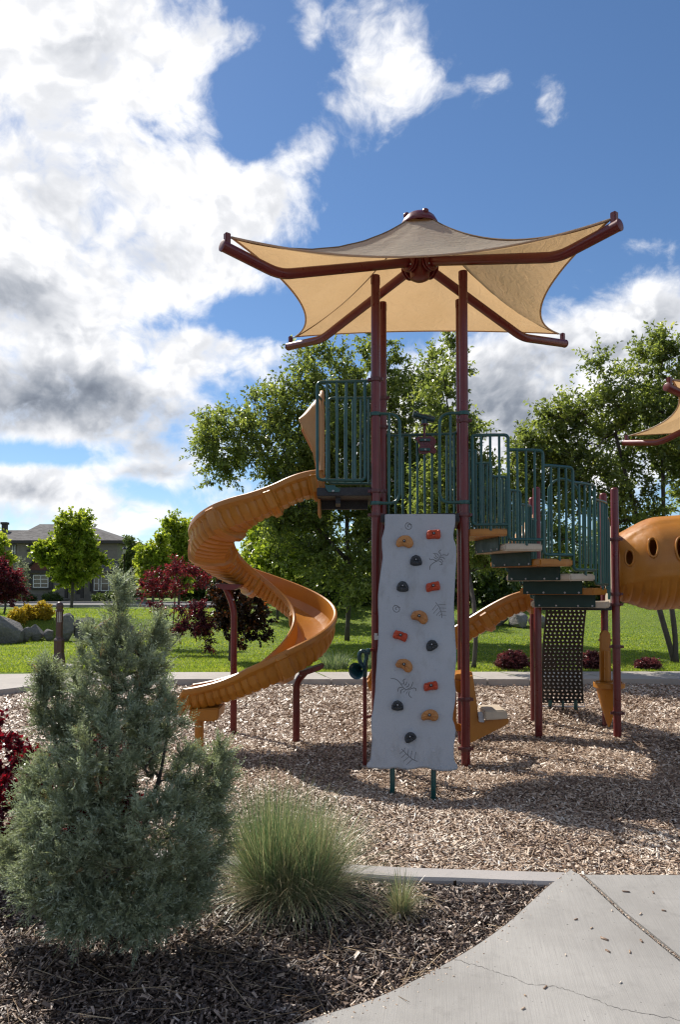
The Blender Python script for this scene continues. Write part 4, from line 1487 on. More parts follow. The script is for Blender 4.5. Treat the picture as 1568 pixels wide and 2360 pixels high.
for hs, ha, hw, hh in holes:
    for sg in (1, -1):
        ring = []
        for q in range(36):
            t = 2 * PI * q / 36
            s = hs + hw * 1.06 * math.cos(t)
            r = tun_r(s) - 0.004
            dd = (ha - 0.9) + hh * 1.04 * math.sin(t) / r
            a = PI - dd * sg
            c = TA + TD * s + UP * 0.07 * math.sin(PI * s / LT)
            ring.append(c + (UP * math.cos(a) + TS * math.sin(a)) * r)
        mb = MB(); mb.tube(ring, 0.012, 8, closed=True); mb.build('porthole_rim', M['orange'], o)
mb = MB(); mb.lathe([(0.34, -0.02), (0.43, -0.02), (0.44, 0.0), (0.43, 0.03), (0.36, 0.04)], TA, TD, 40, caps=False); mb.build('flange', M['orange'], tun)

# --- perforated climber
rt_l, rt_r = P(1262, 1402, 9.42), P(1351, 1402, 9.36); rb_l, rb_r = P(1252.5, 1619, 10.12), P(1345, 1620, 10.06)
climb = thing('perforated_climber', (0, 0, 0)); climb.parent = play; climb.location = -play.location
climb['label'] = 'black perforated climbing ramp'
NXc, NYc = 9, 26
mb = MB()


def rp(u, v):
    top = rt_l.lerp(rt_r, u); bot = rb_l.lerp(rb_r, u)
    q = top.lerp(bot, v)
    q.y += 0.10 * math.sin(PI * v) * (1)
    return q


for r_ in range(NYc):
    sh = 0.25 if r_ % 2 else -0.25
    for c_ in range(NXc):
        u0, u1 = c_ / NXc, (c_ + 1) / NXc; v0, v1 = r_ / NYc, (r_ + 1) / NYc
        cu, cv = (u0 + u1) / 2 + sh * 0.5 / NXc, (v0 + v1) / 2
        hu, hv = 0.25 / NXc, 0.26 / NYc
        sq = [(u0, v0), (cu, v0), (u1, v0), (u1, cv), (u1, v1), (cu, v1), (u0, v1), (u0, cv)]
        an = [(-.72, -.72), (0, -1), (.72, -.72), (1, 0), (.72, .72), (0, 1), (-.72, .72), (-1, 0)]
        inn = [(cu + a * hu, cv + b * hv) for a, b in an]
        mb.add([rp(*q) for q in sq + inn], [(k, (k + 1) % 8, 8 + (k + 1) % 8, 8 + k) for k in range(8)])
me = mb.mesh('plate'); bm = bmesh.new(); bm.from_mesh(me); bmesh.ops.remove_doubles(bm, verts=bm.verts, dist=0.0004); bmesh.ops.recalc_face_normals(bm, faces=bm.faces); bm.to_mesh(me); bm.free()
o = link('plate', me, M['rubber'], climb); m = o.modifiers.new('s', 'SOLIDIFY'); m.thickness = 0.012
mb = MB()
for u in (0, 1):
    mb.tube([rp(u, k / 8) for k in range(9)], 0.013, 8)
mb.build('side_edge', M['rubber'], climb)
mb = MB(); mb.rod(rp(0, 1) + Vector((-0.02, -0.01, -0.05)), rp(1, 1) + Vector((0.02, -0.01, -0.05)), 0.010, 8); mb.rod(rp(0, 1) + Vector((-0.02, -0.01, 0.0)), rp(0, 1) + Vector((-0.02, -0.01, -0.05)), 0.006, 6); mb.rod(rp(1, 1) + Vector((0.02, -0.01, 0.0)), rp(1, 1) + Vector((0.02, -0.01, -0.05)), 0.006, 6)
mb.build('foot_bar', M['steel'], climb)
for u in (0.18, 0.5, 0.82):
    q = rp(u, 0.97); mb = MB(); mb.rod(q, (q.x, q.y, -0.25), 0.026 if u != 0.5 else 0.016, 10); mb.build('leg', M['green'], climb)

# --- bench beside the front right post
def bz(x, y, Y=7.44):
    return P(1028.6 + x * 0.112, 1505.3 + y * 0.112, Y)


bench = thing('corner_bench', (0, 0, 0)); bench.parent = play; bench.location = -play.location
mb = MB(); mb.prism([bz(*q) for q in ((340, 545), (555, 455), (580, 620), (650, 1100), (676, 1420), (790, 1432), (805, 1385), (1240, 1345), (1290, 1345), (1302, 1400), (1288, 1450), (1150, 1530), (900, 1660), (490, 1862), (320, 1800))], (0, 0.045, 0)); mb.build('side_plate', M['orange'], bench, bevel=0.006)
mb = MB(); mb.prism([bz(*q, 7.50) for q in ((170, 540), (345, 590), (345, 830), (215, 800), (165, 770), (155, 740))], (0, 0.04, 0)); mb.prism([bz(*q, 7.505) for q in ((150, 770), (215, 800), (215, 1440), (300, 1470), (345, 1480), (345, 1610), (210, 1610), (130, 1410))], (0, 0.04, 0)); mb.build('back_plate', M['orange'], bench, bevel=0.005)
mb = MB(); mb.prism([bz(*q, 7.36) for q in ((790, 1190), (1215, 1170), (1262, 1200), (1275, 1250), (1285, 1355), (800, 1385))], (0, 0.36, 0)); mb.build('seat', M['cream'], bench, bevel=0.012)
mb = MB(); mb.prism([bz(*q, 7.40) for q in ((660, 1215), (740, 1212), (790, 1290), (790, 1425), (688, 1422))], (0, 0.03, 0)); mb.build('bracket', M['steel'], bench, bevel=0.003)
mb = MB(); mb.prism([bz(*q, 7.52) for q in ((190, 440), (548, 385), (556, 455), (556, 545), (190, 560))], (0, 0.30, 0)); mb.build('ledge', M['orange'], bench, bevel=0.008)

# --- little counter between the right posts
ctr = thing('play_counter', (0, 0, 0)); ctr.parent = play; ctr.location = -play.location
q = P(1405, 1578, 8.72)
mb = MB(); mb.lathe([(0.165, -0.035), (0.178, -0.028), (0.178, 0.024), (0.170, 0.032), (0.15, 0.030), (0.14, 0.020)], q, (0, 0, 1), 32); mb.build('tray', M['orange'], ctr)
mb = MB(); mb.lathe([(0.010, -0.50), (0.03, -0.45), (0.09, -0.25), (0.145, -0.035)], q + Vector((0.01, 0.05, 0)), (0, 0, 1), 20); mb.build('bracket', M['orange'], ctr)
mb = MB()
pp = [(1386, 1570), (1386, 1462), (1392, 1453), (1402, 1453), (1409, 1462), (1410, 1570)]
mb.prism([P(x, y, 8.86) for x, y in pp], (0, 0.05, 0)); mb.build('upright_panel', M['orange'], ctr, bevel=0.006)
mb = MB(); mb.rod(P(1400, 1570, 8.80), P(1400, 1500, 8.80), 0.03, 12); mb.build('stem', M['orange'], ctr)

# --- talk horn on its own pipe
def hz(x, y, Y=7.27):
    return P(790.3 + x * 0.0797, 1467.6 + y * 0.0797, Y)


horn = thing('talk_horn', (0, 0, 0)); horn.parent = play; horn.location = -play.location
b = hz(640, 3600); mb = MB(); mb.rod(hz(638, 1100), (b.x, b.y, -0.3), 0.020, 12); pipe = mb.build('pipe', M['maroon'], horn)
mb = MB(); mb.tube(spline([hz(640, 1160), hz(645, 950), hz(655, 760), hz(690, 600), hz(678, 470), hz(600, 415), hz(520, 440), hz(478, 540), hz(492, 680), hz(545, 800), hz(560, 900, 7.255)], 40), [0.023] * 8 + [0.021] * 32, 14); mb.build('loop', M['horn'], horn)
mc = hz(392, 990, 7.14); nk = hz(590, 900, 7.27); ax = (mc - nk); L = ax.length
mb = MB(); mb.lathe([(0.022, 0), (0.026, L * .3), (0.040, L * .6), (0.060, L * .85), (0.080, L * 1.0), (0.083, L * 1.02), (0.076, L * 1.0), (0.055, L * .82), (0.034, L * .55), (0.018, L * .3)], nk, ax, 26, caps=False); mb.build('bell', M['horn'], horn)
mb = MB(); mb.lathe([(0.030, -.02), (0.034, 0), (0.030, .02)], hz(735, 430, 7.28), (1, 0, 0), 14); mb.build('joint', M['horn'], horn)
mb = MB(); mb.rod(hz(740, 395, 7.28), Vector((FL.x, FL.y, hz(740, 395, 7.28).z)), 0.015, 10); mb.rod(hz(640, 2330, 7.27), Vector((FL.x, FL.y, hz(640, 2330, 7.27).z)), 0.013, 10); mb.build('bracket', M['maroon'], horn)

# --- shade canopy
def canopy(name, par, C, hubz, tips, bends, corners, mids, peak, label):
    root = thing(name, (0, 0, 0)); root.parent = par; root.location = -world_off(par)
    root['label'] = label
    hub = Vector((C.x, C.y, hubz))
    mb = MB()
    mb.lathe([(0.05, -0.17), (0.10, -0.145), (0.115, -0.06), (0.115, 0.07), (0.085, 0.12), (0.05, 0.13), (0.05, 0.20)], hub, (0, 0, 1), 20)
    for t in tips:
        d = (Vector((t.x, t.y, 0)) - Vector((C.x, C.y, 0))).normalized()
        for off_, rr in ((0.135, 0.105), (0.175, 0.105)):
            mb.lathe([(rr - 0.008, -0.012), (rr, -0.006), (rr, 0.006), (rr - 0.008, 0.012)], hub + d * off_ + UP * 0.0, d, 20)
    hb = mb.build('hub', M['maroon'], root)
    for t in tips:
        d = (Vector((t.x, t.y, 0)) - Vector((C.x, C.y, 0))).normalized(); sdv = d.cross(UP)
        for aa in (0.8, 2.35, 3.9, 5.5):
            c = hub + d * 0.19 + (sdv * math.cos(aa) + UP * math.sin(aa)) * 0.08
            mb = MB(); mb.lathe([(0.010, 0), (0.007, 0.008)], c, d, 8); mb.build('bolt', M['steel'], hb)
    for t, bnd in zip(tips, bends):
        d = (Vector((bnd.x, bnd.y, 0)) - Vector((C.x, C.y, 0))).normalized()
        st_ = hub + d * 0.13
        mb = MB(); mb.tube(fillet([st_, bnd, t], 0.13, 7), 0.049, 16); arm = mb.build('arm', M['maroon'], root)
        dd = (t - bnd).normalized()
        mb = MB(); mb.box(t - dd * 0.05 + UP * 0.075, (0.05, 0.05, 0.11), Matrix.Rotation(math.atan2(d.y, d.x), 3, 'Z')); mb.build('corner_bracket', M['maroon'], arm, bevel=0.006)
        mb = MB(); mb.lathe([(0.052, -0.012), (0.052, 0.004), (0.04, 0.008)], t, dd, 16); mb.build('end_cap', M['maroon'], arm)
    # fabric
    order = [0, 1, 2, 3]
    NU, NTT = 26, 20
    mb = MB()
    seams = []
    edges_ = []
    rp_ = 0.115
    for k in range(4):
        A = corners[k]; B = corners[(k + 1) % 4]; Mi = mids[k]
        ctl = 2 * Mi - 0.5 * (A + B)
        E = [(1 - u) ** 2 * A + 2 * u * (1 - u) * ctl + u * u * B for u in [q / NU for q in range(NU + 1)]]
        aA = math.atan2(A.y - C.y, A.x - C.x); aB = math.atan2(B.y - C.y, B.x - C.x)
        while aB < aA - PI: aB += 2 * PI
        while aB > aA + PI: aB -= 2 * PI
        vs = []
        for i in range(NU + 1):
            u = i / NU
            a = aA + (aB - aA) * u
            Np = Vector((C.x + rp_ * math.cos(a), C.y + rp_ * math.sin(a), peak - 0.045 * math.sin(PI * u)))
            for j in range(NTT + 1):
                t = j / NTT
                e = E[i]
                x = Np.x + (e.x - Np.x) * t; y = Np.y + (e.y - Np.y) * t
                z = e.z + (Np.z - e.z) * (1 - t) ** (1.22 + 1.05 * abs(2 * u - 1) ** 1.6)
                z += 0.16 * abs(2 * u - 1) ** 3 * t * (1 - t) + 0.010 * math.sin(9 * u * PI + 5 * t) * t * (1 - t) * 1.5
                z += 0.012 * math.sin(14 * (x + y) + 3 * k) * (1 - t) * t
                vs.append(Vector((x, y, z)))
        mb.add(vs, [(i * (NTT + 1) + j, i * (NTT + 1) + j + 1, (i + 1) * (NTT + 1) + j + 1, (i + 1) * (NTT + 1) + j) for i in range(NU) for j in range(NTT)], True)
        seams.append([vs[j] - UP * 0.004 for j in range(NTT + 1)])
        edges_.append([vs[i * (NTT + 1) + NTT] for i in range(NU + 1)])
    fab = mb.build('fabric', M['fabric'], root)
    for s_ in seams:
        mb = MB(); mb.tube(s_, 0.010, 6); mb.build('seam', M['seam'], fab)
    for s_ in edges_:
        mb = MB(); mb.tube(s_, 0.010, 6); mb.build('hem', M['fabric'], fab)
    for k in range(4):
        mb = MB(); mb.rod(corners[k], tips[k] - (tips[k] - bends[k]).normalized() * 0.05 + UP * 0.11, 0.007, 6); mb.build('corner_cable', M['steel'], fab)
    # cap
    top = Vector((C.x, C.y, peak))
    mb = MB(); mb.lathe([(0.205, -0.075), (0.208, -0.065), (0.19, -0.025), (0.165, 0.02), (0.13, 0.05), (0.07, 0.070), (0.01, 0.076)], top, (0, 0, 1), 28, caps=False)
    cp_ = mb.build('cap', M['maroon'], root)
    m_ = cp_.modifiers.new('s', 'SOLIDIFY'); m_.thickness = 0.008
    for q in range(4):
        a = math.radians(38 + 90 * q - 20)
        c = top + Vector((math.cos(a) * 0.155, math.sin(a) * 0.145, 0.035))
        mb = MB(); mb.lathe([(0.0, -0.05), (0.030, -0.04), (0.036, 0), (0.028, 0.018), (0.012, 0.026)], c, (math.cos(a) * 0.5, math.sin(a) * 0.5, 0.9), 12); mb.build('cap_lug', M['maroon'], cp_)
    mb = MB(); mb.rod(hub + UP * 0.1, top + UP * 0.02, 0.045, 12); mb.build('king_post', M['maroon'], root)
    return root


C1 = (FL + FR + BL + BR) / 4
canopy('shade_canopy', play, C1, P(967, 612, 7.785).z,
       [P(512, 566, 6.30), P(1430, 518, 5.99), P(1303, 792, 9.37), P(665, 799, 9.73)],
       [P(645, 633, 6.69), P(1288, 593, 6.446), P(1205, 778, 8.81), P(742, 782, 9.167)],
       [P(533, 547, 6.36), P(1407, 506, 6.04), P(1288, 769, 9.30), P(681, 776, 9.66)],
       [P(967, 591, 6.53), P(1251, 696, 7.75), P(965, 763, 9.22), P(695, 702, 8.0)], P(970, 508, 7.785).z, 'tan fabric shade canopy on four maroon arms')
for p, Y in ((FL, 4.77), (FR, 4.77), (BL, 4.84), (BR, 4.83)):
    mb = MB(); mb.box((p.x, p.y, Y - 0.02), (0.10, 0.05, 0.10), Matrix.Rotation(AZ + PI / 4, 3, 'Z')); mb.build('arm_saddle', M['maroon'], play, bevel=0.01)

# --- second tower at the right: its canopy reaches into the picture
tip_bl = P(1440, 1020, 12.0); tip_fl = Vector((3.85, 8.6, 0)); tip_fl.z = P(1545, 893, 8.6).z
dv_ = Vector((tip_bl.x - tip_fl.x, tip_bl.y - tip_fl.y, 0)); rt = Vector((dv_.y, -dv_.x, 0))
tips2 = [tip_fl, tip_fl + rt, tip_bl + rt, tip_bl]
for t in tips2: t.z = (tip_bl.z + tip_fl.z) / 2
tips2[0].z = tip_fl.z; tips2[3].z = tip_bl.z
C2 = sum(tips2, Vector()) / 4; C2.z = 0
zt2 = tip_bl.z


def toward(t, f, dz):
    q = Vector((C2.x, C2.y, t.z)).lerp(t, f)
    return Vector((q.x, q.y, t.z + dz))


bends2 = [toward(t, 0.72, -0.10) for t in tips2]
bends2[3] = P(1522, 1020, 0.0001 + tip_bl.y + (C2.y - tip_bl.y) * 0.3)
corn2 = [toward(t, 0.96, 0.10) for t in tips2]
mids2 = [(corn2[k] + corn2[(k + 1) % 4]) / 2 * 0.8 + Vector((C2.x, C2.y, zt2)) * 0.2 for k in range(4)]
for m_ in mids2: m_.z = zt2 + 0.05
canopy('shade_canopy', play, C2, zt2 + 0.35, tips2, bends2, corn2, mids2, zt2 + 0.95, 'second tan canopy cut off by the right picture edge')
for sx_, sy_ in ((-1, -1), (1, -1), (1, 1), (-1, 1)):
    pq = C2 + (rt.normalized() * sx_ + dv_.normalized() * sy_) * 0.45
    mb = MB(); mb.rod((pq.x, pq.y, gz(pq) - 0.15), (pq.x, pq.y, zt2 + 0.15), PR, 18); mb.build('post', M['maroon'], play)

# ------------------------------------------------------------------ plants
def unit(v):
    return v / np.maximum(np.linalg.norm(v, axis=1, keepdims=True), 1e-9)


def leaf_quads(c, d, nrm, L, Wd, cup=0.25):
    """pointed leaves: base, side, tip, side"""
    side = unit(np.cross(d, nrm))
    nn = np.cross(side, d)
    L = L[:, None]; Wd = Wd[:, None]
    base = c; tip = c + d * L
    mid = c + d * L * 0.45 + nn * Wd * cup
    v = np.stack([base, mid + side * Wd * 0.5, tip, mid - side * Wd * 0.5], 1).reshape(-1, 3)
    return v, np.arange(len(c) * 4).reshape(-1, 4)


def sample_lobes(rs, lobes, n, shell=0.55):
    """points inside a union of ellipsoids (centre, radii, weight), denser near the skin"""
    w = np.array([l[2] if len(l) > 2 else l[1][0] * l[1][1] * l[1][2] for l in lobes]); w = w / w.sum()
    k = rs.choice(len(lobes), n, p=w)
    cs = np.array([tuple(l[0]) for l in lobes])[k]; rr = np.array([tuple(l[1]) for l in lobes])[k]
    d = unit(rs.normal(0, 1, (n, 3)))
    r = rs.uniform(0, 1, n) ** (1 / 3.0)
    r = r * (1 - shell) + shell * rs.beta(5, 1.2, n)
    r = r * (0.86 + 0.2 * np.sin(d[:, 0] * 7 + k) * np.sin(d[:, 2] * 6 + 2 * k))
    return cs + d * rr * r[:, None]


def grow(rs, trunks, pts, up=0.25, nseg=4, wob=0.06):
    """branches from the trunk polylines to every point: list of (path, parent node ids), radii by the number of ends carried"""
    pos = []; par = []
    for tr in trunks:
        prev = -1
        for p in tr:
            pos.append(np.array(p, float)); par.append(prev); prev = len(pos) - 1
    ntr = len(pos)
    cap = ntr + len(pts) * nseg
    A = np.zeros((cap, 3)); A[:ntr] = pos
    tr_arr = np.array(pos)
    dist0 = np.min(np.linalg.norm(pts[:, None, :] - tr_arr[None], axis=2), axis=1)
    order = np.argsort(dist0)
    cnt = ntr
    paths = []
    for i in order:
        a = pts[i]
        d = a[None] - A[:cnt]
        dl = np.linalg.norm(d, axis=1)
        cost = dl + up * np.maximum(0, -d[:, 2]) * 1.6 + 0.25 * np.maximum(0, 0.35 * dl - d[:, 2])
        j = int(np.argmin(cost))
        s = A[j].copy(); L = dl[j]
        ids = [j]; prev = j
        for q in range(1, nseg + 1):
            t = q / nseg
            p = s + (a - s) * t
            p[2] += up * L * 0.35 * math.sin(PI * t) * (1 - 0.3 * t)
            if q < nseg: p += rs.normal(0, wob * L, 3) * 0.6
            A[cnt] = p; par.append(prev); prev = cnt; ids.append(cnt); cnt += 1
        paths.append(ids)
    ends = np.zeros(cnt)
    haschild = np.zeros(cnt, bool)
    for k in range(cnt):
        if par[k] >= 0: haschild[par[k]] = True
    ends[~haschild] = 1
    for k in range(cnt - 1, -1, -1):
        if par[k] >= 0: ends[par[k]] += ends[k]
    return A[:cnt], ends, paths


def limb_mesh(name, A, ends, paths, trunks, r_end, power, r_trunk=None, seg=6):
    mb = MB()
    k = 0
    for tr in trunks:
        n = len(tr)
        rs_ = [r_end * ends[k + i] ** power for i in range(n)]
        if r_trunk:
            s = r_trunk / max(rs_[0], 1e-6)
            rs_ = [r * s if s < 1 else r for r in rs_]
            rs_[0] *= 1.25
        mb.tube([A[k + i] for i in range(n)], rs_, 10)
        k += n
    for ids in paths:
        rs_ = [r_end * ends[j] ** power for j in ids]
        rs_[0] = min(rs_[0], rs_[1] * 1.2)
        if r_trunk: rs_ = [min(r, r_trunk * 0.8) for r in rs_]
        mb.tube([A[j] for j in ids], rs_, 3 if ends[ids[1]] < 4 else seg, caps=False)
    return mb.mesh(name)


def foliage(rs, A, paths, nsub, nleaf, sub_len, leaf_len, aspect, spread, upb=0.3, droop=0.2, along=0.6, tone_mu=0.45, tone_sd=0.2, cup=0.25, updir=None, sag=0.0):
    """leaves on short twigs along the last part of every branch"""
    P0 = []; T = []
    for ids in paths:
        a = A[ids]
        P0.append(a); 
    P0 = np.array(P0)                     # (n, nseg+1, 3)
    n = len(P0); ns = P0.shape[1] - 1
    m = n * nsub
    t = 1 - along * rs.uniform(0, 1, m) ** 1.5
    pi = np.repeat(np.arange(n), nsub)
    ft = t * ns; i0 = np.minimum(ft.astype(int), ns - 1); fr = (ft - i0)[:, None]
    base = P0[pi, i0] * (1 - fr) + P0[pi, i0 + 1] * fr
    bd = unit(P0[pi, -1] - P0[pi, 0])
    sdv = unit(bd * 0.7 + unit(rs.normal(0, 1, (m, 3))) * spread + np.array([0, 0, upb]))
    sl = sub_len * rs.uniform(0.5, 1.25, m)
    tone_c = rs.normal(tone_mu, tone_sd * 0.7, n)[pi] + rs.normal(0, tone_sd * 0.4, m)
    q = m * nleaf
    si = np.repeat(np.arange(m), nleaf)
    u = np.tile((np.arange(nleaf) + 0.5) / nleaf, m) + rs.uniform(-.3, .3, q) / nleaf
    pos = base[si] + sdv[si] * (sl[si] * u)[:, None]
    pos[:, 2] -= sag * (sl[si] * u) ** 2 / sub_len
    ld = unit(sdv[si] * 0.55 + unit(rs.normal(0, 1, (q, 3))) * 0.75 + np.array([0, 0, -droop]))
    if updir is not None:
        ld = unit(sdv[si] * updir + unit(rs.normal(0, 1, (q, 3))) * 0.45)
    nr = unit(rs.normal(0, 0.75, (q, 3)) + np.array([0, 0, 0.7]))
    L = leaf_len * rs.uniform(0.6, 1.25, q)
    v, f = leaf_quads(pos, ld, nr, L, L * aspect * rs.uniform(0.8, 1.2, q), cup)
    tone = np.clip(tone_c[si] + rs.normal(0, tone_sd * 0.6, q), 0, 1)
    return v, f, tone, (base, sdv, sl)


def tree(name, label, cat, trunks, lobes, n_pts, nsub, nleaf, sub_len, leaf_len, mat, seed, group=None, bark='bark_grey', r_end=0.006, power=0.47, r_trunk=None, aspect=0.5,
         shell=0.5, up=0.25, spread=0.9, upb=0.3, droop=0.2, tone_mu=0.45, tone_sd=0.22, along=0.6, parts=('trunk', 'crown'), dense_core=0):
    rs = np.random.RandomState(seed)
    base = Vector(trunks[0][0])
    root = thing(name, base, label, cat, group)
    pts = sample_lobes(rs, lobes, n_pts, shell)
    tr = [[tuple(p) for p in spline(t, max(4, len(t) * 3))] for t in trunks]
    A, ends, paths = grow(rs, tr, pts, up)
    me = limb_mesh(parts[0], A, ends, paths, tr, r_end, power, r_trunk)
    link(parts[0], me, M[bark], root)
    v, f, tone, _ = foliage(rs, A, paths, nsub, nleaf, sub_len, leaf_len, aspect, spread, upb, droop, along, tone_mu, tone_sd)
    link(parts[1], np_mesh(parts[1], v, f, tone), M[mat], root)
    return root


def lobe(x, y, Y, rx, rz, ry=None, w=None):
    """ellipsoid seen at photo position, radii in photo pixels"""
    c = P(x, y, Y); k = Y / F
    r = (rx * k, (ry if ry is not None else (rx + rz) / 2) * k, rz * k)
    return (c, r) if w is None else (c, r, w)


M['leaf_dark'] = leaf_mat('cherry_leaves', [(0.0, (0.085, 0.112, 0.044)), (0.45, (0.175, 0.220, 0.072)), (0.8, (0.28, 0.325, 0.105)), (1.0, (0.40, 0.41, 0.16))], 0.57, 0.26)
M['leaf_pear'] = leaf_mat('pear_leaves', [(0.0, (0.105, 0.155, 0.020)), (0.5, (0.24, 0.31, 0.040)), (1.0, (0.45, 0.48, 0.09))], 0.55, 0.4)
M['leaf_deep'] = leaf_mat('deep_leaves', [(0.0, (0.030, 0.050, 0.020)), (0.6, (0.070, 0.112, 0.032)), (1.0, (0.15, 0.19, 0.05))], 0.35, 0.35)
M['leaf_plum'] = leaf_mat('plum_leaves', [(0.0, (0.045, 0.016, 0.022)), (0.5, (0.11, 0.028, 0.038)), (0.85, (0.21, 0.040, 0.052)), (1.0, (0.32, 0.08, 0.08))], 0.42, 0.3, (1.8, 0.7, 0.8))
M['leaf_copper'] = leaf_mat('copper_leaves', [(0.0, (0.022, 0.016, 0.010)), (0.6, (0.055, 0.030, 0.014)), (0.85, (0.20, 0.07, 0.022)), (1.0, (0.36, 0.14, 0.04))], 0.4, 0.35, (1.6, 1.0, 0.6))
M['leaf_red'] = leaf_mat('barberry_leaves', [(0.0, (0.030, 0.006, 0.010)), (0.5, (0.080, 0.009, 0.017)), (1.0, (0.22, 0.018, 0.030))], 0.45, 0.25, (1.8, 0.6, 0.7))
M['leaf_barb'] = leaf_mat('dull_barberry_leaves', [(0.0, (0.06, 0.020, 0.024)), (0.6, (0.17, 0.055, 0.062)), (1.0, (0.40, 0.21, 0.19))], 0.35, 0.35, (1.4, 0.8, 0.8))
M['leaf_gold'] = leaf_mat('golden_shrub_leaves', [(0.0, (0.22, 0.145, 0.012)), (0.6, (0.48, 0.34, 0.030)), (1.0, (0.68, 0.52, 0.07))], 0.4, 0.4)
M['leaf_jun'] = leaf_mat('juniper_scales', [(0.0, (0.14, 0.145, 0.080)), (0.35, (0.25, 0.28, 0.175)), (0.7, (0.36, 0.41, 0.30)), (0.93, (0.46, 0.52, 0.43)), (1.0, (0.38, 0.26, 0.15))], 0.36, 0.55, (1.15, 1.2, 0.75))
M['leaf_silver'] = leaf_mat('silver_blades', [(0.0, (0.06, 0.10, 0.05)), (0.6, (0.16, 0.22, 0.14)), (1.0, (0.45, 0.48, 0.40))], 0.3, 0.3)
M['leaf_grass'] = leaf_mat('fescue_blades', [(0.0, (0.055, 0.095, 0.048)), (0.45, (0.115, 0.180, 0.090)), (0.75, (0.23, 0.295, 0.175)), (0.92, (0.42, 0.34, 0.21)), (1.0, (0.60, 0.50, 0.35))], 0.35, 0.28, (1.1, 1.25, 0.8))


def gpt(x, Y, dz=0.0):
    X = (x - 784) / F * Y
    return Vector((X, Y, z_at(lawn_h, X, Y) + dz))


# --- the broad tree behind the tower (two stems)
YT = 22.0
b = gpt(800, YT)
tree('cherry_tree', 'broad green tree rising behind the tower and the spiral slide', 'tree',
     [[b, P(806, 1330, YT), P(800, 1200, YT), P(815, 1050, YT), P(850, 900, YT), P(860, 830, YT)], [P(800, 1290, YT), P(700, 1180, YT), P(620, 1060, YT), P(560, 990, YT)], [P(804, 1290, YT), P(900, 1180, YT), P(960, 1050, YT), P(990, 930, YT)]],
     [lobe(540, 1010, YT, 105, 95), lobe(500, 1060, YT, 70, 80), lobe(640, 930, YT, 80, 60), lobe(660, 1040, YT, 120, 130), lobe(760, 880, YT, 100, 100), lobe(800, 1020, YT, 150, 140), lobe(870, 810, YT, 50, 70, w=0.6),
      lobe(930, 930, YT, 90, 70), lobe(1005, 850, YT, 40, 80, w=0.6), lobe(1050, 830, YT, 28, 60, w=0.3), lobe(1000, 1010, YT, 120, 90), lobe(1075, 985, YT, 45, 40, w=0.4), lobe(1010, 1120, YT, 100, 110), lobe(900, 1150, YT, 150, 130), lobe(700, 1170, YT, 110, 100), lobe(790, 1280, YT, 110, 80), lobe(700, 1290, YT - 0.5, 80, 60), lobe(640, 1200, YT, 60, 70), lobe(905, 870, YT, 55, 60), lobe(760, 1350, YT - 1.0, 90, 40),
      lobe(860, 1340, YT - 1.5, 60, 75), lobe(950, 1260, YT, 140, 110), lobe(1080, 1230, YT, 70, 130), lobe(840, 1390, YT - 2, 26, 30, w=0.25)],
     1200, 7, 18, 0.56, 0.118, 'leaf_dark', 3, r_end=0.006, r_trunk=0.09, shell=0.25, tone_mu=0.46)
# --- multi-stemmed tree at the right
YR = 16.0
b = gpt(1556, YR); b2 = gpt(1552, YR + 0.1); b3 = gpt(1572, YR)
tree('cherry_tree', 'many stemmed green tree behind the crawl tunnel at the right', 'tree',
     [[b2, P(1540, 1470, YR), P(1520, 1400, YR), P(1490, 1280, YR), P(1450, 1120, YR), P(1420, 1000, YR)], [b, P(1556, 1450, YR), P(1540, 1330, YR), P(1530, 1150, YR), P(1530, 950, YR)], [b3, P(1590, 1450, YR), P(1600, 1300, YR), P(1640, 1100, YR), P(1660, 900, YR)]],
     [lobe(1390, 950, YR, 110, 70), lobe(1290, 970, YR, 70, 40, w=0.35), lobe(1285, 1045, YR, 80, 60, w=0.8), lobe(1370, 1080, YR, 110, 90), lobe(1410, 850, YR, 70, 50), lobe(1515, 850, YR, 70, 85), lobe(1520, 800, YR, 30, 45, w=0.2), lobe(1500, 1000, YR, 110, 110), lobe(1300, 1140, YR, 90, 70), lobe(1450, 1170, YR, 110, 80), lobe(1600, 900, YR, 90, 110), lobe(1620, 1080, YR, 100, 140), lobe(1220, 1050, YR, 40, 50, w=0.25), lobe(1240, 1150, YR, 50, 50, w=0.3), lobe(1250, 1260, YR + 4, 110, 80), lobe(1440, 1280, YR + 3, 120, 70)],
     640, 7, 16, 0.44, 0.095, 'leaf_dark', 8, r_end=0.006, r_trunk=0.085, shell=0.3, tone_mu=0.45)

# --- slender tree just behind the far sidewalk
YM = 15.6
b = gpt(1091, 14.9)
tree('cherry_tree', 'slender tree standing behind the right tower post beside the sidewalk', 'tree',
     [[b, P(1097, 1480, 14.9), P(1094, 1400, 15.1), P(1075, 1280, YM), P(1060, 1120, YM), P(1040, 980, YM), P(1020, 860, YM)]],
     [lobe(1040, 1010, YM, 75, 80), lobe(1080, 1110, YM, 80, 90), lobe(1010, 900, YM, 40, 70), lobe(1060, 850, YM, 26, 50), lobe(1140, 1180, YM, 80, 70), lobe(1000, 1160, YM, 70, 80), lobe(1200, 1110, YM, 50, 60), lobe(1215, 1030, YM, 34, 40), lobe(1120, 1270, YM, 90, 60), lobe(1190, 1280, YM, 60, 50)],
     330, 6, 15, 0.42, 0.100, 'leaf_dark', 9, r_end=0.005, r_trunk=0.045, shell=0.35, tone_mu=0.42)

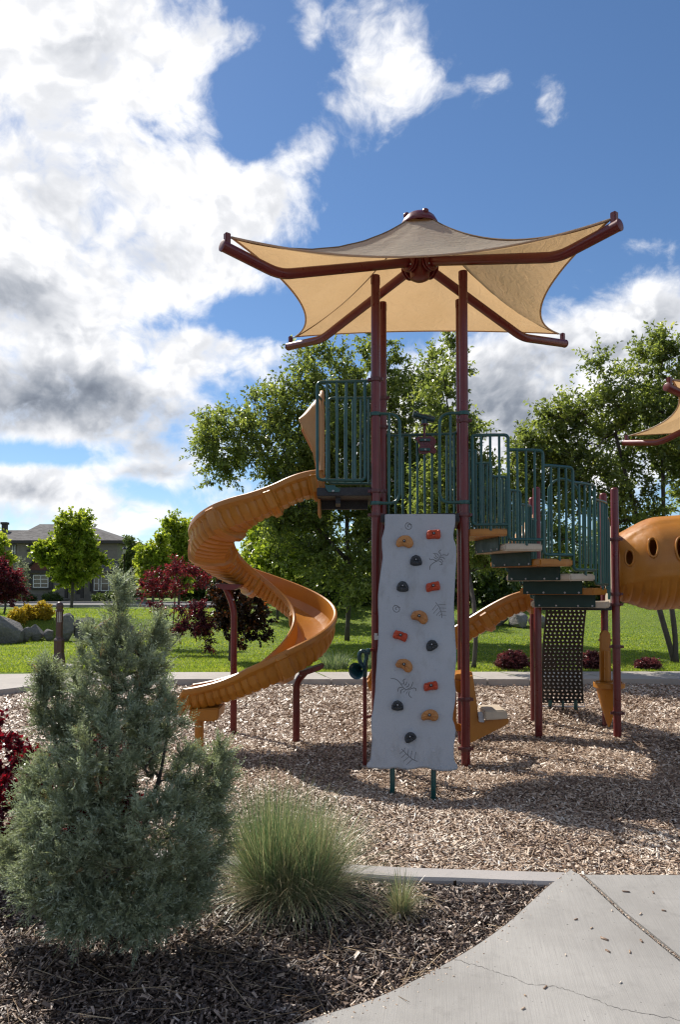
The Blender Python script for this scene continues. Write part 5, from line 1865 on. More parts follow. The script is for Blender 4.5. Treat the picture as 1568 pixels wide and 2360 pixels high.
# --- young tree in front of the house
YG = 42.0
b = gpt(165, YG)
tree('pear_tree', 'upright bright green street tree standing before the house', 'tree', [[b, P(166, 1370, YG), P(168, 1310, YG), P(168, 1220, YG), P(170, 1190, YG)]],
     [lobe(165, 1245, YG, 52, 55), lobe(150, 1200, YG, 18, 30), lobe(195, 1205, YG, 18, 30), lobe(165, 1300, YG, 62, 50), lobe(120, 1285, YG, 28, 22), lobe(108, 1272, YG, 20, 12, w=2), lobe(222, 1300, YG, 28, 18), lobe(150, 1340, YG, 32, 22), lobe(200, 1255, YG, 32, 35)],
     170, 7, 18, 0.62, 0.20, 'leaf_pear', 12, r_end=0.010, r_trunk=0.11, shell=0.45, tone_mu=0.5, aspect=0.7)
for (x, top, hw, Y, lab, sd_) in ((412, 1178, 42, 46.0, 'tall bright green tree left of the spiral slide bend', 21), (352, 1232, 34, 44.0, 'smaller bright green tree beside the street lamp', 22)):
    b = gpt(x, Y); h = 1380 - top
    tree('pear_tree', lab, 'tree', [[b, P(x + 2, 1330, Y), P(x, top + h * 0.4, Y), P(x, top + 12, Y)]],
         [lobe(x, top + h * 0.62, Y, hw, h * 0.36), lobe(x - hw * 0.3, top + h * 0.3, Y, hw * 0.5, h * 0.28), lobe(x + hw * 0.45, top + h * 0.27, Y, hw * 0.42, h * 0.27), lobe(x, top + h * 0.45, Y, hw * 0.9, h * 0.25)],
         110, 6, 18, 0.65, 0.21, 'leaf_pear', sd_, r_end=0.010, r_trunk=0.10, tone_mu=0.55, aspect=0.7)
b = gpt(304, 52)
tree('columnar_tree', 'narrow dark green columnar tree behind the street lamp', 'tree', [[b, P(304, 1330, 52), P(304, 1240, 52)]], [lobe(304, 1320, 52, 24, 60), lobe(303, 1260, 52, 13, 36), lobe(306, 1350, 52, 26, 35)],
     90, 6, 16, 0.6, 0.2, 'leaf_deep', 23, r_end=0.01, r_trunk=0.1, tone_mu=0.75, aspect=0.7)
b = gpt(-12, 36)
tree('pear_tree', 'green tree mostly cut off by the left picture edge', 'tree', [[b, P(-14, 1330, 36), P(-14, 1230, 36)]], [lobe(-22, 1260, 36, 34, 45), lobe(-10, 1290, 36, 30, 30)], 60, 6, 16, 0.5, 0.18, 'leaf_pear', 24, r_end=0.01, r_trunk=0.08, tone_mu=0.6, aspect=0.7)
b = gpt(50, 55)
tree('columnar_tree', 'small blue green upright conifer against the house wall', 'tree', [[b, P(50, 1340, 55), P(50, 1290, 55)]], [lobe(50, 1330, 55, 12, 40), lobe(50, 1300, 55, 8, 20)], 40, 5, 14, 0.4, 0.14, 'leaf_jun', 25, r_end=0.01, r_trunk=0.06, tone_mu=0.4, aspect=0.4)
# --- purple leaved trees
b = gpt(10, 27)
tree('plum_tree', 'round purple leaved shrub tree before the house at the left edge', 'tree', [[b, P(12, 1395, 27), P(14, 1350, 27)]], [lobe(10, 1345, 27, 48, 40), lobe(40, 1360, 27, 26, 26), lobe(-10, 1310, 27, 30, 22), lobe(15, 1385, 27, 36, 18)],
     110, 6, 14, 0.32, 0.10, 'leaf_plum', 31, r_end=0.006, r_trunk=0.04, tone_mu=0.45)
b = gpt(392, 20.0)
tree('plum_tree', 'bright red leaved plum tree left of the slide, taller of the two', 'tree', [[b, P(398, 1440, 20), P(402, 1390, 20), P(405, 1330, 20)], [P(396, 1450, 20), P(370, 1390, 20), P(362, 1350, 20)]],
     [lobe(415, 1320, 20, 42, 32), lobe(360, 1345, 20, 36, 34), lobe(455, 1330, 20, 28, 30), lobe(395, 1360, 20, 60, 25), lobe(330, 1360, 20, 14, 30)], 95, 6, 13, 0.22, 0.062, 'leaf_plum', 32, r_end=0.004, r_trunk=0.035, tone_mu=0.66, tone_sd=0.25)
b = gpt(382, 18.2)
tree('plum_tree', 'dark maroon plum tree with low hanging crown on the lawn', 'tree', [[b, P(392, 1480, 18), P(408, 1440, 18), P(425, 1405, 18)], [P(388, 1495, 18), P(420, 1460, 18), P(430, 1420, 18)]],
     [lobe(440, 1405, 18, 38, 22), lobe(462, 1440, 18, 32, 32), lobe(420, 1448, 18, 28, 24), lobe(472, 1482, 18, 16, 22), lobe(356, 1400, 18, 20, 18)], 95, 6, 13, 0.20, 0.060, 'leaf_plum', 33, r_end=0.004, r_trunk=0.035, tone_mu=0.3, upb=0.0, droop=0.4)
b = gpt(530, 16.2)
tree('maple_tree', 'small dark maple with coppery orange outer leaves under the slide', 'tree', [[b, P(531, 1470, 16.2), P(540, 1420, 16.2), P(555, 1360, 16.2)]],
     [lobe(560, 1400, 16.2, 70, 55), lobe(520, 1400, 16.2, 40, 60), lobe(590, 1440, 16.2, 52, 36), lobe(530, 1460, 16.2, 36, 40), lobe(510, 1360, 16.2, 34, 30), lobe(570, 1350, 16.2, 60, 28), lobe(560, 1490, 16.2, 30, 22)],
     130, 6, 12, 0.20, 0.075, 'leaf_copper', 34, r_end=0.004, r_trunk=0.04, aspect=0.8, upb=0.0, droop=0.5, tone_mu=0.34, tone_sd=0.3)

# --- background planting that closes the view
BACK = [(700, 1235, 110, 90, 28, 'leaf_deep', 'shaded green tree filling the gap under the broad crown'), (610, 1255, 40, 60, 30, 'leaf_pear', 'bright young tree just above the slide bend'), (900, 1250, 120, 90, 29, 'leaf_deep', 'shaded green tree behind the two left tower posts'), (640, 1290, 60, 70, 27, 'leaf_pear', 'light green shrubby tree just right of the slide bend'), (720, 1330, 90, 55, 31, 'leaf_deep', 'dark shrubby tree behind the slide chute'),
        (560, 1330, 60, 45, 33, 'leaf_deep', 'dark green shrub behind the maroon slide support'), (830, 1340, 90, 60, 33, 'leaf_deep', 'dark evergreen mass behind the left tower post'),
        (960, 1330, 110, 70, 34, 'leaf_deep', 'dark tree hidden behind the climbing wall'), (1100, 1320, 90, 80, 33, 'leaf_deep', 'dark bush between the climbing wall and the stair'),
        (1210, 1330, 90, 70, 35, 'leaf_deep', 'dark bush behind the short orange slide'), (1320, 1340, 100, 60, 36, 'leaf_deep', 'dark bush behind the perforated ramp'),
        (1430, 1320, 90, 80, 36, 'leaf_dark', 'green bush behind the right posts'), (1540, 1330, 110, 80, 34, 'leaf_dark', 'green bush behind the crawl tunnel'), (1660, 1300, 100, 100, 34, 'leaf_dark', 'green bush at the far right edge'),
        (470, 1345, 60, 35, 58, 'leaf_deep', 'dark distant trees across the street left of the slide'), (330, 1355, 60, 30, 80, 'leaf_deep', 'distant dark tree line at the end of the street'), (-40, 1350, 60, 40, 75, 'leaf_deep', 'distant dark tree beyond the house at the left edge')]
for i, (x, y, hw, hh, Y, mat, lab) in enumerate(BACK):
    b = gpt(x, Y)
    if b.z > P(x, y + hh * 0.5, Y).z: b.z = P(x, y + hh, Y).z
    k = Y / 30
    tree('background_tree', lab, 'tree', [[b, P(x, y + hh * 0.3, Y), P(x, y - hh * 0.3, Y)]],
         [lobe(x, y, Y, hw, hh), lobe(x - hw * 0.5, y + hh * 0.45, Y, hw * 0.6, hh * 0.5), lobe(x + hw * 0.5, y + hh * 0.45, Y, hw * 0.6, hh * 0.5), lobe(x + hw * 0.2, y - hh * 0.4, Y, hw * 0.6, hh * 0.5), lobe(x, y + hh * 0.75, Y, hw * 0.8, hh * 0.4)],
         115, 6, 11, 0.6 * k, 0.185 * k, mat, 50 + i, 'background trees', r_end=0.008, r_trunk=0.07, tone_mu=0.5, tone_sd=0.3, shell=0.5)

# --- juniper in the foreground
def juniper():
    rs = np.random.RandomState(77)
    Yj = 3.62
    bx_, by_ = -1.12, 3.62
    bz_ = z_at(mulch_z, bx_, by_)
    base = Vector((bx_, by_, bz_))
    root = thing('juniper_bush', base, 'large feathery blue green juniper in the mulch bed, lower left', 'juniper')
    lob = [lobe(264, 1455, Yj, 34, 62, w=0.75), lobe(280, 1378, Yj, 12, 46, w=0.5), lobe(360, 1455, Yj, 16, 55, w=0.35), lobe(215, 1470, Yj, 14, 45, w=0.25), lobe(300, 1540, Yj, 72, 80, w=1.7), lobe(228, 1580, Yj, 64, 105, w=1.8), lobe(365, 1515, Yj, 26, 60, w=0.4), lobe(115, 1625, Yj, 30, 95, w=0.8), lobe(105, 1580, Yj, 18, 60, w=0.4), lobe(160, 1680, Yj, 40, 60, w=0.7),
           lobe(350, 1650, Yj, 75, 110, w=2.2), lobe(250, 1740, Yj - 0.1, 150, 140, w=4.2), lobe(130, 1830, Yj, 95, 95, w=2.5), lobe(445, 1815, Yj, 85, 105, w=2.4), lobe(508, 1775, Yj, 24, 68, w=0.5), lobe(72, 1935, Yj, 62, 65, w=1.6), lobe(180, 1930, Yj - 0.2, 150, 110, w=4), lobe(360, 1930, Yj - 0.2, 150, 120, w=4.2),
           lobe(470, 1930, Yj, 60, 100, w=1.8), lobe(130, 2040, Yj - 0.2, 110, 70, w=2.4), lobe(300, 2075, Yj - 0.25, 150, 75, w=3.4), lobe(190, 2110, Yj - 0.3, 90, 55, w=1.8), lobe(340, 2125, Yj - 0.3, 80, 50, w=1.5), lobe(420, 2050, Yj - 0.1, 80, 80, w=2), lobe(30, 1990, Yj, 40, 60, w=0.8)]
    pts = sample_lobes(rs, lob, 1200, 0.5)
    pts[:, 2] = np.maximum(pts[:, 2], bz_ + 0.03)
    trunks = [[base, P(262, 1950, Yj), P(258, 1750, Yj), P(262, 1560, Yj), P(276, 1365, Yj)], [base + Vector((0.04, 0, 0)), P(320, 1950, Yj), P(370, 1780, Yj), P(390, 1640, Yj)], [base + Vector((-0.04, 0.02, 0)), P(210, 1960, Yj), P(150, 1820, Yj), P(115, 1640, Yj)]]
    tr = [[tuple(p) for p in spline(t, 14)] for t in trunks]
    A, ends, paths = grow(rs, tr, pts, 0.45, 4, 0.05)
    link('trunk', limb_mesh('trunk', A, ends, paths, tr, 0.0016, 0.5, 0.024), M['bark_grey'], root)
    # sprays: short side twigs, each set with tiny scale shoots
    n = len(paths)
    P0 = np.array([A[i] for i in paths]); ns = P0.shape[1] - 1
    nsub = 11; m = n * nsub
    pi = np.repeat(np.arange(n), nsub)
    t = 1 - 0.75 * rs.uniform(0, 1, m) ** 1.3
    ft = t * ns; i0 = np.minimum(ft.astype(int), ns - 1); fr = (ft - i0)[:, None]
    b0 = P0[pi, i0] * (1 - fr) + P0[pi, i0 + 1] * fr
    bd = unit(P0[pi, -1] - P0[pi, -3])
    outw = unit(P0[pi, -1] - np.array([bx_, by_, bz_ + 0.5]))
    sdir = unit(bd * 0.5 + outw * 0.35 + unit(rs.normal(0, 1, (m, 3))) * 0.75 + np.array([0, 0, 0.5]))
    sl = rs.uniform(0.05, 0.13, m)
    tone_c = np.clip(rs.normal(0.48, 0.17, n), 0, 0.85)[pi] + rs.normal(0, 0.11, m)
    nl = 17; q = m * nl
    si = np.repeat(np.arange(m), nl)
    u = np.tile((np.arange(nl) + 0.3) / nl, m)
    pos = b0[si] + sdir[si] * (sl[si] * u)[:, None]
    side = unit(np.cross(sdir, rs.normal(0, 1, (m, 3))))[si]
    sg = np.tile(np.where(np.arange(nl) % 2 == 0, 1.0, -1.0), m)[:, None]
    ld = unit(sdir[si] * 1.0 + side * sg * 0.75 + rs.normal(0, 0.28, (q, 3)))
    L = rs.uniform(0.016, 0.034, q) * (1.2 - 0.65 * u)
    v, f = leaf_quads(pos, ld, unit(rs.normal(0, 1, (q, 3))), L, rs.uniform(0.0036, 0.0062, q), 0.3)
    tone = tone_c[si] + rs.normal(0, 0.07, q) + 0.10 * (u - 0.5)
    dead = rs.uniform(0, 1, m) < 0.012
    tone = np.where(dead[si], 1.0, np.clip(tone, 0, 0.93))
    link('foliage', np_mesh('foliage', v, f, tone), M['leaf_jun'], root)


juniper()


# --- bunch grasses
def blades_mesh(name, rs, base, n, length, spread, lean, width, tone_f, seg=6, r0=0.05, curl=1.2):
    az = rs.uniform(0, 2 * PI, n)
    th = np.abs(rs.normal(0, lean, n))
    L = length * rs.uniform(0.45, 1.1, n)
    rr = r0 * np.sqrt(rs.uniform(0, 1, n))
    a2 = az + rs.normal(0, 0.5, n)
    bx_ = base.x + rr * np.cos(a2); by_ = base.y + rr * np.sin(a2)
    w = width * rs.uniform(0.6, 1.3, n)
    wdir = az + PI / 2 + rs.normal(0, 0.6, n)
    vs = []
    for k in range(seg + 1):
        t = k / seg
        ang = th * (0.55 + curl * t * 0.75)
        # integrate roughly along a bending blade
        if k == 0:
            h = np.zeros(n); z = np.zeros(n)
        else:
            tm = (k - 0.5) / seg
            am = np.minimum(th * (0.5 + curl * tm), 2.2)
            h = h + np.sin(am) * L / seg; z = z + np.cos(am) * L / seg
        cx_ = bx_ + h * np.cos(az); cy_ = by_ + h * np.sin(az); cz_ = base.z + z
        ww = w * (1 - t) ** 0.7 + 0.0003
        vs.append(np.stack([cx_ - np.cos(wdir) * ww, cy_ - np.sin(wdir) * ww, cz_], 1))
        vs.append(np.stack([cx_ + np.cos(wdir) * ww, cy_ + np.sin(wdir) * ww, cz_], 1))
    V = np.stack(vs, 1).reshape(-1, 3)
    k2 = 2 * (seg + 1)
    base_i = (np.arange(n) * k2)[:, None, None]
    fl = np.array([[2 * k, 2 * k + 1, 2 * k + 3, 2 * k + 2] for k in range(seg)])[None]
    f = (base_i + fl).reshape(-1, 4)
    tone = np.clip(tone_f(az, th, n), 0, 1)
    return np_mesh(name, V, f, np.repeat(tone, seg))


rs = np.random.RandomState(5)


def grass_clump(name, label, cat, base, parts, group=None):
    root = thing(name, base, label, cat, group)
    for pn_, me, mat in parts:
        link(pn_, me, M[mat], root)
    return root


gb = ground_pt(672, 2078, -0.035)
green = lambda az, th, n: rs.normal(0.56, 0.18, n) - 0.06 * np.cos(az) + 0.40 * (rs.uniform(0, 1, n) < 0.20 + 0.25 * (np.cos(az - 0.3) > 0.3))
dry = lambda az, th, n: rs.normal(0.92, 0.07, n)
grass_clump('ornamental_grass', 'big rounded clump of fine green ornamental grass beside the juniper', 'ornamental grass', gb,
            [('green_blades', blades_mesh('green_blades', rs, gb + Vector((-0.10, 0.02, 0)), 2700, 0.60, 0.4, 0.76, 0.0011, green, 7, 0.10, 0.90), 'leaf_grass'),
             ('leaning_blades', blades_mesh('leaning_blades', rs, gb + Vector((0.10, 0.0, 0)), 2500, 0.55, 0.4, 0.95, 0.0011, lambda a, t, n: green(a, t, n) + 0.10, 7, 0.11, 0.75), 'leaf_grass'),
             ('tall_blades', blades_mesh('tall_blades', rs, gb + Vector((-0.12, 0, 0)), 380, 0.68, 0.4, 0.45, 0.0010, green, 6, 0.13, 0.9), 'leaf_grass'),
             ('dry_blades', blades_mesh('dry_blades', rs, gb, 2200, 0.46, 0.4, 1.05, 0.0010, dry, 6, 0.14, 1.2), 'leaf_grass')])
gb2 = ground_pt(925, 2112, -0.045)
grass_clump('ornamental_grass', 'small straw tipped grass tuft in the mulch near the path', 'ornamental grass', gb2,
            [('green_blades', blades_mesh('green_blades', rs, gb2, 240, 0.23, 0.3, 0.6, 0.0011, lambda a, t, n: rs.normal(0.74, 0.22, n), 6, 0.028, 1.1), 'leaf_grass'),
             ('dry_blades', blades_mesh('dry_blades', rs, gb2, 420, 0.20, 0.3, 0.95, 0.0011, dry, 6, 0.03, 1.3), 'leaf_grass')])
for x, y, hw, lab in ((772, 1522, 0.42, 'silvery blade leaved clump on the lawn edge behind the slide support'), (862, 1530, 0.30, 'silvery blade leaved clump beside the talk horn')):
    q = gpt(x, 14.75)
    grass_clump('silver_grass', lab, 'ornamental grass', q, [('blades', blades_mesh('blades', rs, q, 420, 0.40, 0.3, 0.55, 0.006, lambda a, t, n: rs.normal(0.55, 0.28, n), 5, hw * 0.62, 1.3), 'leaf_silver')])

# --- low shrubs
def shrub(name, label, base, rx, ry, rz, n_pts, nsub, nleaf, sub_len, leaf_len, mat, seed, group=None, tone_mu=0.5, r_end=0.0016, shell=0.75, cat='shrub', parts=('stem', 'foliage'), tone_sd=0.22):
    rs_ = np.random.RandomState(seed)
    root = thing(name, base, label, cat, group)
    c = base + Vector((0, 0, rz * 0.75))
    lob = [(c, (rx, ry, rz)), (c + Vector((-rx * 0.45, 0, -rz * 0.3)), (rx * 0.6, ry * 0.7, rz * 0.6)), (c + Vector((rx * 0.45, 0, -rz * 0.3)), (rx * 0.6, ry * 0.7, rz * 0.6))]
    pts = sample_lobes(rs_, lob, n_pts, shell)
    pts[:, 2] = np.maximum(pts[:, 2], base.z + 0.04)
    tr = [[tuple(base + Vector((0, 0, -0.03))), tuple(base + Vector((0, 0, rz * 0.3))), tuple(base + Vector((0, 0, rz * 0.6)))]]
    A, ends, paths = grow(rs_, tr, pts, 0.3, 3)
    link(parts[0], limb_mesh(parts[0], A, ends, paths, tr, r_end, 0.45, r_end * 8), M['bark_grey'], root)
    v, f, tone, _ = foliage(rs_, A, paths, nsub, nleaf, sub_len, leaf_len, 0.55, 0.9, 0.4, 0.0, 0.5, tone_mu, tone_sd)
    link(parts[1], np_mesh(parts[1], v, f, tone), M[mat], root)
    return root


for i, (x, hwp, hp, lab) in enumerate(((1180, 38, 36, 'round dark red barberry mound behind the bench'), (1256, 16, 26, 'small barberry peeping beside the maroon pair of posts'), (1368, 30, 34, 'barberry mound just left of the right hand posts'), (1492, 26, 18, 'low flat barberry near the foot of the right tree'))):
    q = gpt(x, 14.75)
    k = 14.75 / F
    shrub('barberry_shrub', lab, q, hwp * k * 1.1, hwp * k * 0.9, hp * k * 0.66, 150, 6, 11, 0.08, 0.038, 'leaf_barb', 90 + i, 'barberry shrubs along the far sidewalk', 0.45)
for i, (x, y, hwp, hp, Y, lab) in enumerate(((40, 1436, 18, 28, 22.9, 'yellow shrub lowest at the left of the three on the boulders'), (64, 1432, 17, 32, 23.4, 'golden shrub in the middle, behind its yellow neighbour'), (102, 1428, 22, 34, 23.4, 'round golden shrub nearest the bollard light'))):
    k = Y / F
    q = Vector(((x - 784) * k, Y, P(x, y, Y).z))
    shrub('golden_shrub', lab, q, hwp * k * 1.15, hwp * k * 1.1, hp * k * 0.72, 160, 6, 12, 0.09, 0.042, 'leaf_gold', 100 + i, 'golden shrubs on the boulder wall', 0.55 - 0.12 * (i == 2), shell=0.85)
for i, (X, Y, rx, rz, lab) in enumerate(((-1.98, 4.35, 0.42, 0.56, 'crimson leaved barberry behind the juniper at the left edge'), (-1.50, 4.62, 0.28, 0.46, 'crimson barberry glimpsed through the juniper'), (-2.7, 4.9, 0.4, 0.4, 'crimson barberry furthest left, cut off by the picture edge'))):
    q = Vector((X, Y, z_at(mulch_z, X, Y)))
    shrub('red_barberry', lab, q, rx, rx * 0.8, rz, 190, 6, 13, 0.07, 0.036, 'leaf_red', 110 + i, 'crimson barberries in the mulch bed', 0.55, shell=0.7)
for i, (x, Y, s, lab) in enumerate(((236, 54, 0.6, 'dark clipped shrub under the right house windows'), (262, 54, 0.7, 'dark rounded shrub at the right house corner'), (60, 57.5, 0.6, 'low dark shrub under the left house window'), (120, 57.5, 0.6, 'dark shrub between the house window and the porch'))):
    q = gpt(x, Y)
    shrub('foundation_shrub', lab, q, s * 1.3, s, s * 0.7, 70, 5, 10, 0.25, 0.11, 'leaf_deep', 120 + i, 'shrubs along the house wall', 0.6, r_end=0.004)

# ------------------------------------------------------------------ boulders
BOULD = [(5, 1440, 52, 42, 21.6, 'big slanting boulder at the left end of the stone wall'), (58, 1462, 17, 20, 22.0, 'small block of stone right of the big slanting boulder'), (84, 1455, 22, 22, 22.3, 'medium boulder under the golden shrubs'), (112, 1462, 16, 16, 22.3, 'low stone left of the bollard light'),
         (150, 1445, 28, 34, 22.2, 'tall pale boulder right behind the bollard light'), (196, 1450, 30, 30, 22.4, 'dark boulder between the bollard and the juniper'), (240, 1455, 28, 24, 22.5, 'boulder half hidden behind the juniper top'), (290, 1455, 30, 24, 22.6, 'boulder seen through the juniper branches'),
         (-40, 1465, 40, 30, 21.0, 'boulder cut off by the left picture edge'), (1105, 1418, 34, 20, 27, 'grey rock on the slope left of the maroon post pair'), (1150, 1412, 30, 22, 27.4, 'tall rock on the slope behind the short slide'), (1196, 1418, 34, 20, 27, 'rock on the slope right of the short slide'), (1240, 1420, 26, 18, 27, 'rock on the slope beside the perforated ramp')]
for i, (x, y, hw, hh, Y, lab) in enumerate(BOULD):
    k = Y / F
    me = pebble_mesh('boulder', 200 + i, (hw * k * 1.12, hw * k * 0.8, hh * k * 1.15), 26, 0.22, 0.012)
    o = link('boulder', me, M['stone'])
    c = P(x, y, Y)
    gzv = z_at(lawn_h, c.x, c.y - 0.3)
    o.location = c
    if c.z - hh * k > gzv - 0.02: o.location.z = gzv + hh * k * 0.75
    o.rotation_euler = (0.15 * math.sin(i), 0.2 * math.cos(i * 2), i * 0.7)
    tag(o, lab, 'boulder', 'boulders of the stone wall')
me = pebble_mesh('garden_stone', 300, (0.06, 0.05, 0.035), 20, 0.2, 0.004)
o = link('garden_stone', me, M['stone']); g_ = ground_pt(590, 2098, -0.06); o.location = g_; tag(o, 'small brown stone at the foot of the big grass clump', 'stone')

# ------------------------------------------------------------------ bollard light
YB = 14.85
bq = P(135, 1541, YB)
bol = thing('bollard_light', Vector((bq.x, bq.y, 0.0)), 'brown octagonal bollard light on a round concrete foot beside the sidewalk', 'bollard light')
k = YB / F
M['bronze'] = paint_mat('bronze_paint', (0.075, 0.030, 0.020), (0.050, 0.020, 0.015), 0.4, dust=0.05)
M['lens'] = paint_mat('frosted_lens', (0.62, 0.60, 0.55), (0.55, 0.53, 0.48), 0.5, coat=0, dust=0)
mb = MB(); mb.lathe([(34 * k, -0.05), (34 * k, 0.055), (32.5 * k, 0.065), (0.05, 0.066)], (bq.x, bq.y, 0), (0, 0, 1), 32, smooth=False); mb.build('concrete_foot', M['curb'], bol, bevel=0.0)


def zz_(y): return P(135, y, YB).z


mb = MB()
mb.lathe([(15 * k, 0.066), (15 * k, zz_(1533)), (14.5 * k, zz_(1520)), (13 * k, zz_(1510)), (12.2 * k, zz_(1505)), (12.2 * k, zz_(1480)), (13 * k, zz_(1477)), (12 * k, zz_(1473)), (9 * k, zz_(1470)), (8.2 * k, zz_(1466)), (8.0 * k, zz_(1434))], (bq.x, bq.y, 0), (0, 0, 1), 8, smooth=False)
mb.build('column', M['bronze'], bol, bevel=0.004)
mb = MB(); mb.lathe([(6.6 * k, zz_(1434)), (6.6 * k, zz_(1409))], (bq.x, bq.y, 0), (0, 0, 1), 20); mb.build('lens', M['lens'], bol)
for q in range(11):
    a = 2 * PI * q / 11 + 0.1
    mb = MB(); mb.box((bq.x + 7.3 * k * math.cos(a), bq.y + 7.3 * k * math.sin(a), (zz_(1434) + zz_(1409)) / 2), (1.5 * k, 1.6 * k, zz_(1409) - zz_(1434)), Matrix.Rotation(a, 3, 'Z')); mb.build('louver_bar', M['bronze'], bol)
mb = MB(); mb.lathe([(9.5 * k, zz_(1409.5)), (9.5 * k, zz_(1406)), (7.6 * k, zz_(1404.5)), (7.4 * k, zz_(1402)), (8.4 * k, zz_(1400)), (8.4 * k, zz_(1395)), (7.2 * k, zz_(1391)), (4.6 * k, zz_(1388)), (0.6 * k, zz_(1386.6))], (bq.x, bq.y, 0), (0, 0, 1), 20); mb.build('cap', M['bronze'], bol)

# ------------------------------------------------------------------ street lamp
YS = 44.5
k = YS / F
sq = gpt(285.5, YS)
lamp = thing('street_lamp', sq, 'dark post top street lamp by the road left of the columnar tree', 'street lamp')
M['black_metal'] = paint_mat('black_metal', (0.015, 0.016, 0.018), (0.011, 0.012, 0.013), 0.4, dust=0.05)
zl = lambda y: P(285, y, YS).z
mb = MB(); mb.lathe([(4 * k, 0), (3.4 * k, 0.5), (2.2 * k, 0.6), (2.0 * k, zl(1278) - sq.z), (3.0 * k, zl(1276.5) - sq.z)], sq, (0, 0, 1), 12); mb.build('pole', M['black_metal'], lamp)
mb = MB(); mb.lathe([(2.6 * k, zl(1276) - sq.z), (4.6 * k, zl(1267) - sq.z), (4.8 * k, zl(1266) - sq.z)], sq, (0, 0, 1), 6, smooth=False); mb.build('lantern', M['lens'], lamp)
mb = MB(); mb.lathe([(6.0 * k, zl(1266) - sq.z), (5.0 * k, zl(1264) - sq.z), (1.6 * k, zl(1260.5) - sq.z), (0.5 * k, zl(1258) - sq.z)], sq, (0, 0, 1), 12); mb.build('lantern_cap', M['black_metal'], lamp)

# ------------------------------------------------------------------ the house
M['siding'] = paint_mat('house_siding', (0.21, 0.19, 0.16), (0.17, 0.155, 0.135), 0.85, coat=0, dust=0.1)
M['siding_pale'] = paint_mat('house_side_siding', (0.28, 0.255, 0.22), (0.235, 0.215, 0.185), 0.85, coat=0, dust=0.1)
M['trim_dark'] = paint_mat('house_trim', (0.045, 0.038, 0.034), (0.035, 0.030, 0.027), 0.7, coat=0, dust=0.05)
M['brown_red'] = paint_mat('gable_shake', (0.13, 0.050, 0.035), (0.10, 0.038, 0.028), 0.85, coat=0, dust=0.05)
M['white_trim'] = paint_mat('window_white', (0.72, 0.72, 0.70), (0.66, 0.66, 0.64), 0.6, coat=0, dust=0.03)
M['roof'] = soil_mat('roof_shingle', [(0.0, (0.085, 0.080, 0.078)), (1.0, (0.17, 0.16, 0.155))], 3.2)
M['rock_veneer'] = soil_mat('stone_veneer', [(0.0, (0.10, 0.09, 0.08)), (1.0, (0.22, 0.20, 0.18))], 1.6)


def glass_mat():
    m, N, out = material('window_glass')
    principled(N, out, (0.03, 0.035, 0.04), 0.06, spec=0.9)
    return m


M['glass'] = glass_mat()
YH = 60.0


def H(x, y, dY=0.0):
    return P(x, y, YH + dY)


hb = gpt(150, YH)
house = thing('house', hb, 'two storey grey brown house with hipped shingle roof across the street', 'house')
zg = H(150, 1384).z - 0.4
ze = H(150, 1249.5).z


def wall_box(name, x0, x1, y0, y1, z0, z1, mat):
    mb = MB(); mb.box(((x0 + x1) / 2, (y0 + y1) / 2, (z0 + z1) / 2), (x1 - x0, y1 - y0, z1 - z0))
    return mb.build(name, M[mat], house)


X0, X1 = H(38, 1300).x, H(270, 1300).x
wall_box('wall', X0, X1, YH, YH + 9, zg, ze, 'siding')
XW = X0 - 6.5
wall_box('wall', XW, X0 + 0.5, YH + 2.0, YH + 8.6, zg, ze - 0.02, 'siding_pale')


mb = MB()
z = zg + 0.3
while z < ze - 0.1:
    mb.prism([(X0, YH - 0.002, z), (X1, YH - 0.002, z), (X1, YH - 0.02, z), (X0, YH - 0.02, z)], (0, 0, 0.05)); z += 0.26
mb.build('siding_board', M['siding'], house)['kind'] = 'stuff'
mb = MB()
z = zg + 0.3
while z < ze - 0.1:
    mb.prism([(XW, YH + 1.998, z), (X0, YH + 1.998, z), (X0, YH + 1.98, z), (XW, YH + 1.98, z)], (0, 0, 0.05)); z += 0.26
mb.build('siding_board', M['siding_pale'], house)['kind'] = 'stuff'


def hip_roof(name, x0, x1, y0, y1, z, rise, ov, ridge):
    mb = MB()
    a = [(x0 - ov, y0 - ov, z), (x1 + ov, y0 - ov, z), (x1 + ov, y1 + ov, z), (x0 - ov, y1 + ov, z)]
    r = [(ridge[0], (y0 + y1) / 2, z + rise), (ridge[1], (y0 + y1) / 2, z + rise)]
    lo = [(p[0], p[1], p[2] - 0.2) for p in a]
    mb.add(a + r + lo, [(0, 1, 5, 4), (1, 2, 5), (2, 3, 4, 5), (3, 0, 4), (6, 7, 1, 0), (7, 8, 2, 1), (8, 9, 3, 2), (9, 6, 0, 3), (6, 9, 8, 7)])
    return mb.build(name, M['roof'], house)


ridge_z = 1208
zr = P(92, ridge_z, YH + 4.5).z
roof = hip_roof('roof', X0, X1, YH, YH + 9, ze + 0.08, zr - ze - 0.08, 0.55, (P(91, ridge_z, YH + 4.5).x, P(196, ridge_z, YH + 4.5).x))
hip_roof('roof', XW, X0 + 2.5, YH + 2.0, YH + 8.6, ze + 0.05, (zr - ze) * 0.72, 0.5, (XW + 2.2, X0 + 2.4))
mb = MB(); mb.box(((X0 + X1) / 2, YH - 0.56, ze + 0.0), (X1 - X0 + 1.16, 0.08, 0.24)); mb.build('fascia', M['trim_dark'], house)
# vent pipe
v_ = P(10, 1235, YH + 5); mb = MB(); mb.box((v_.x, v_.y, v_.z), (0.4, 0.4, 2.2)); mb.box((v_.x, v_.y, v_.z + 1.1), (0.55, 0.55, 0.2)); mb.build('chimney', M['trim_dark'], roof)


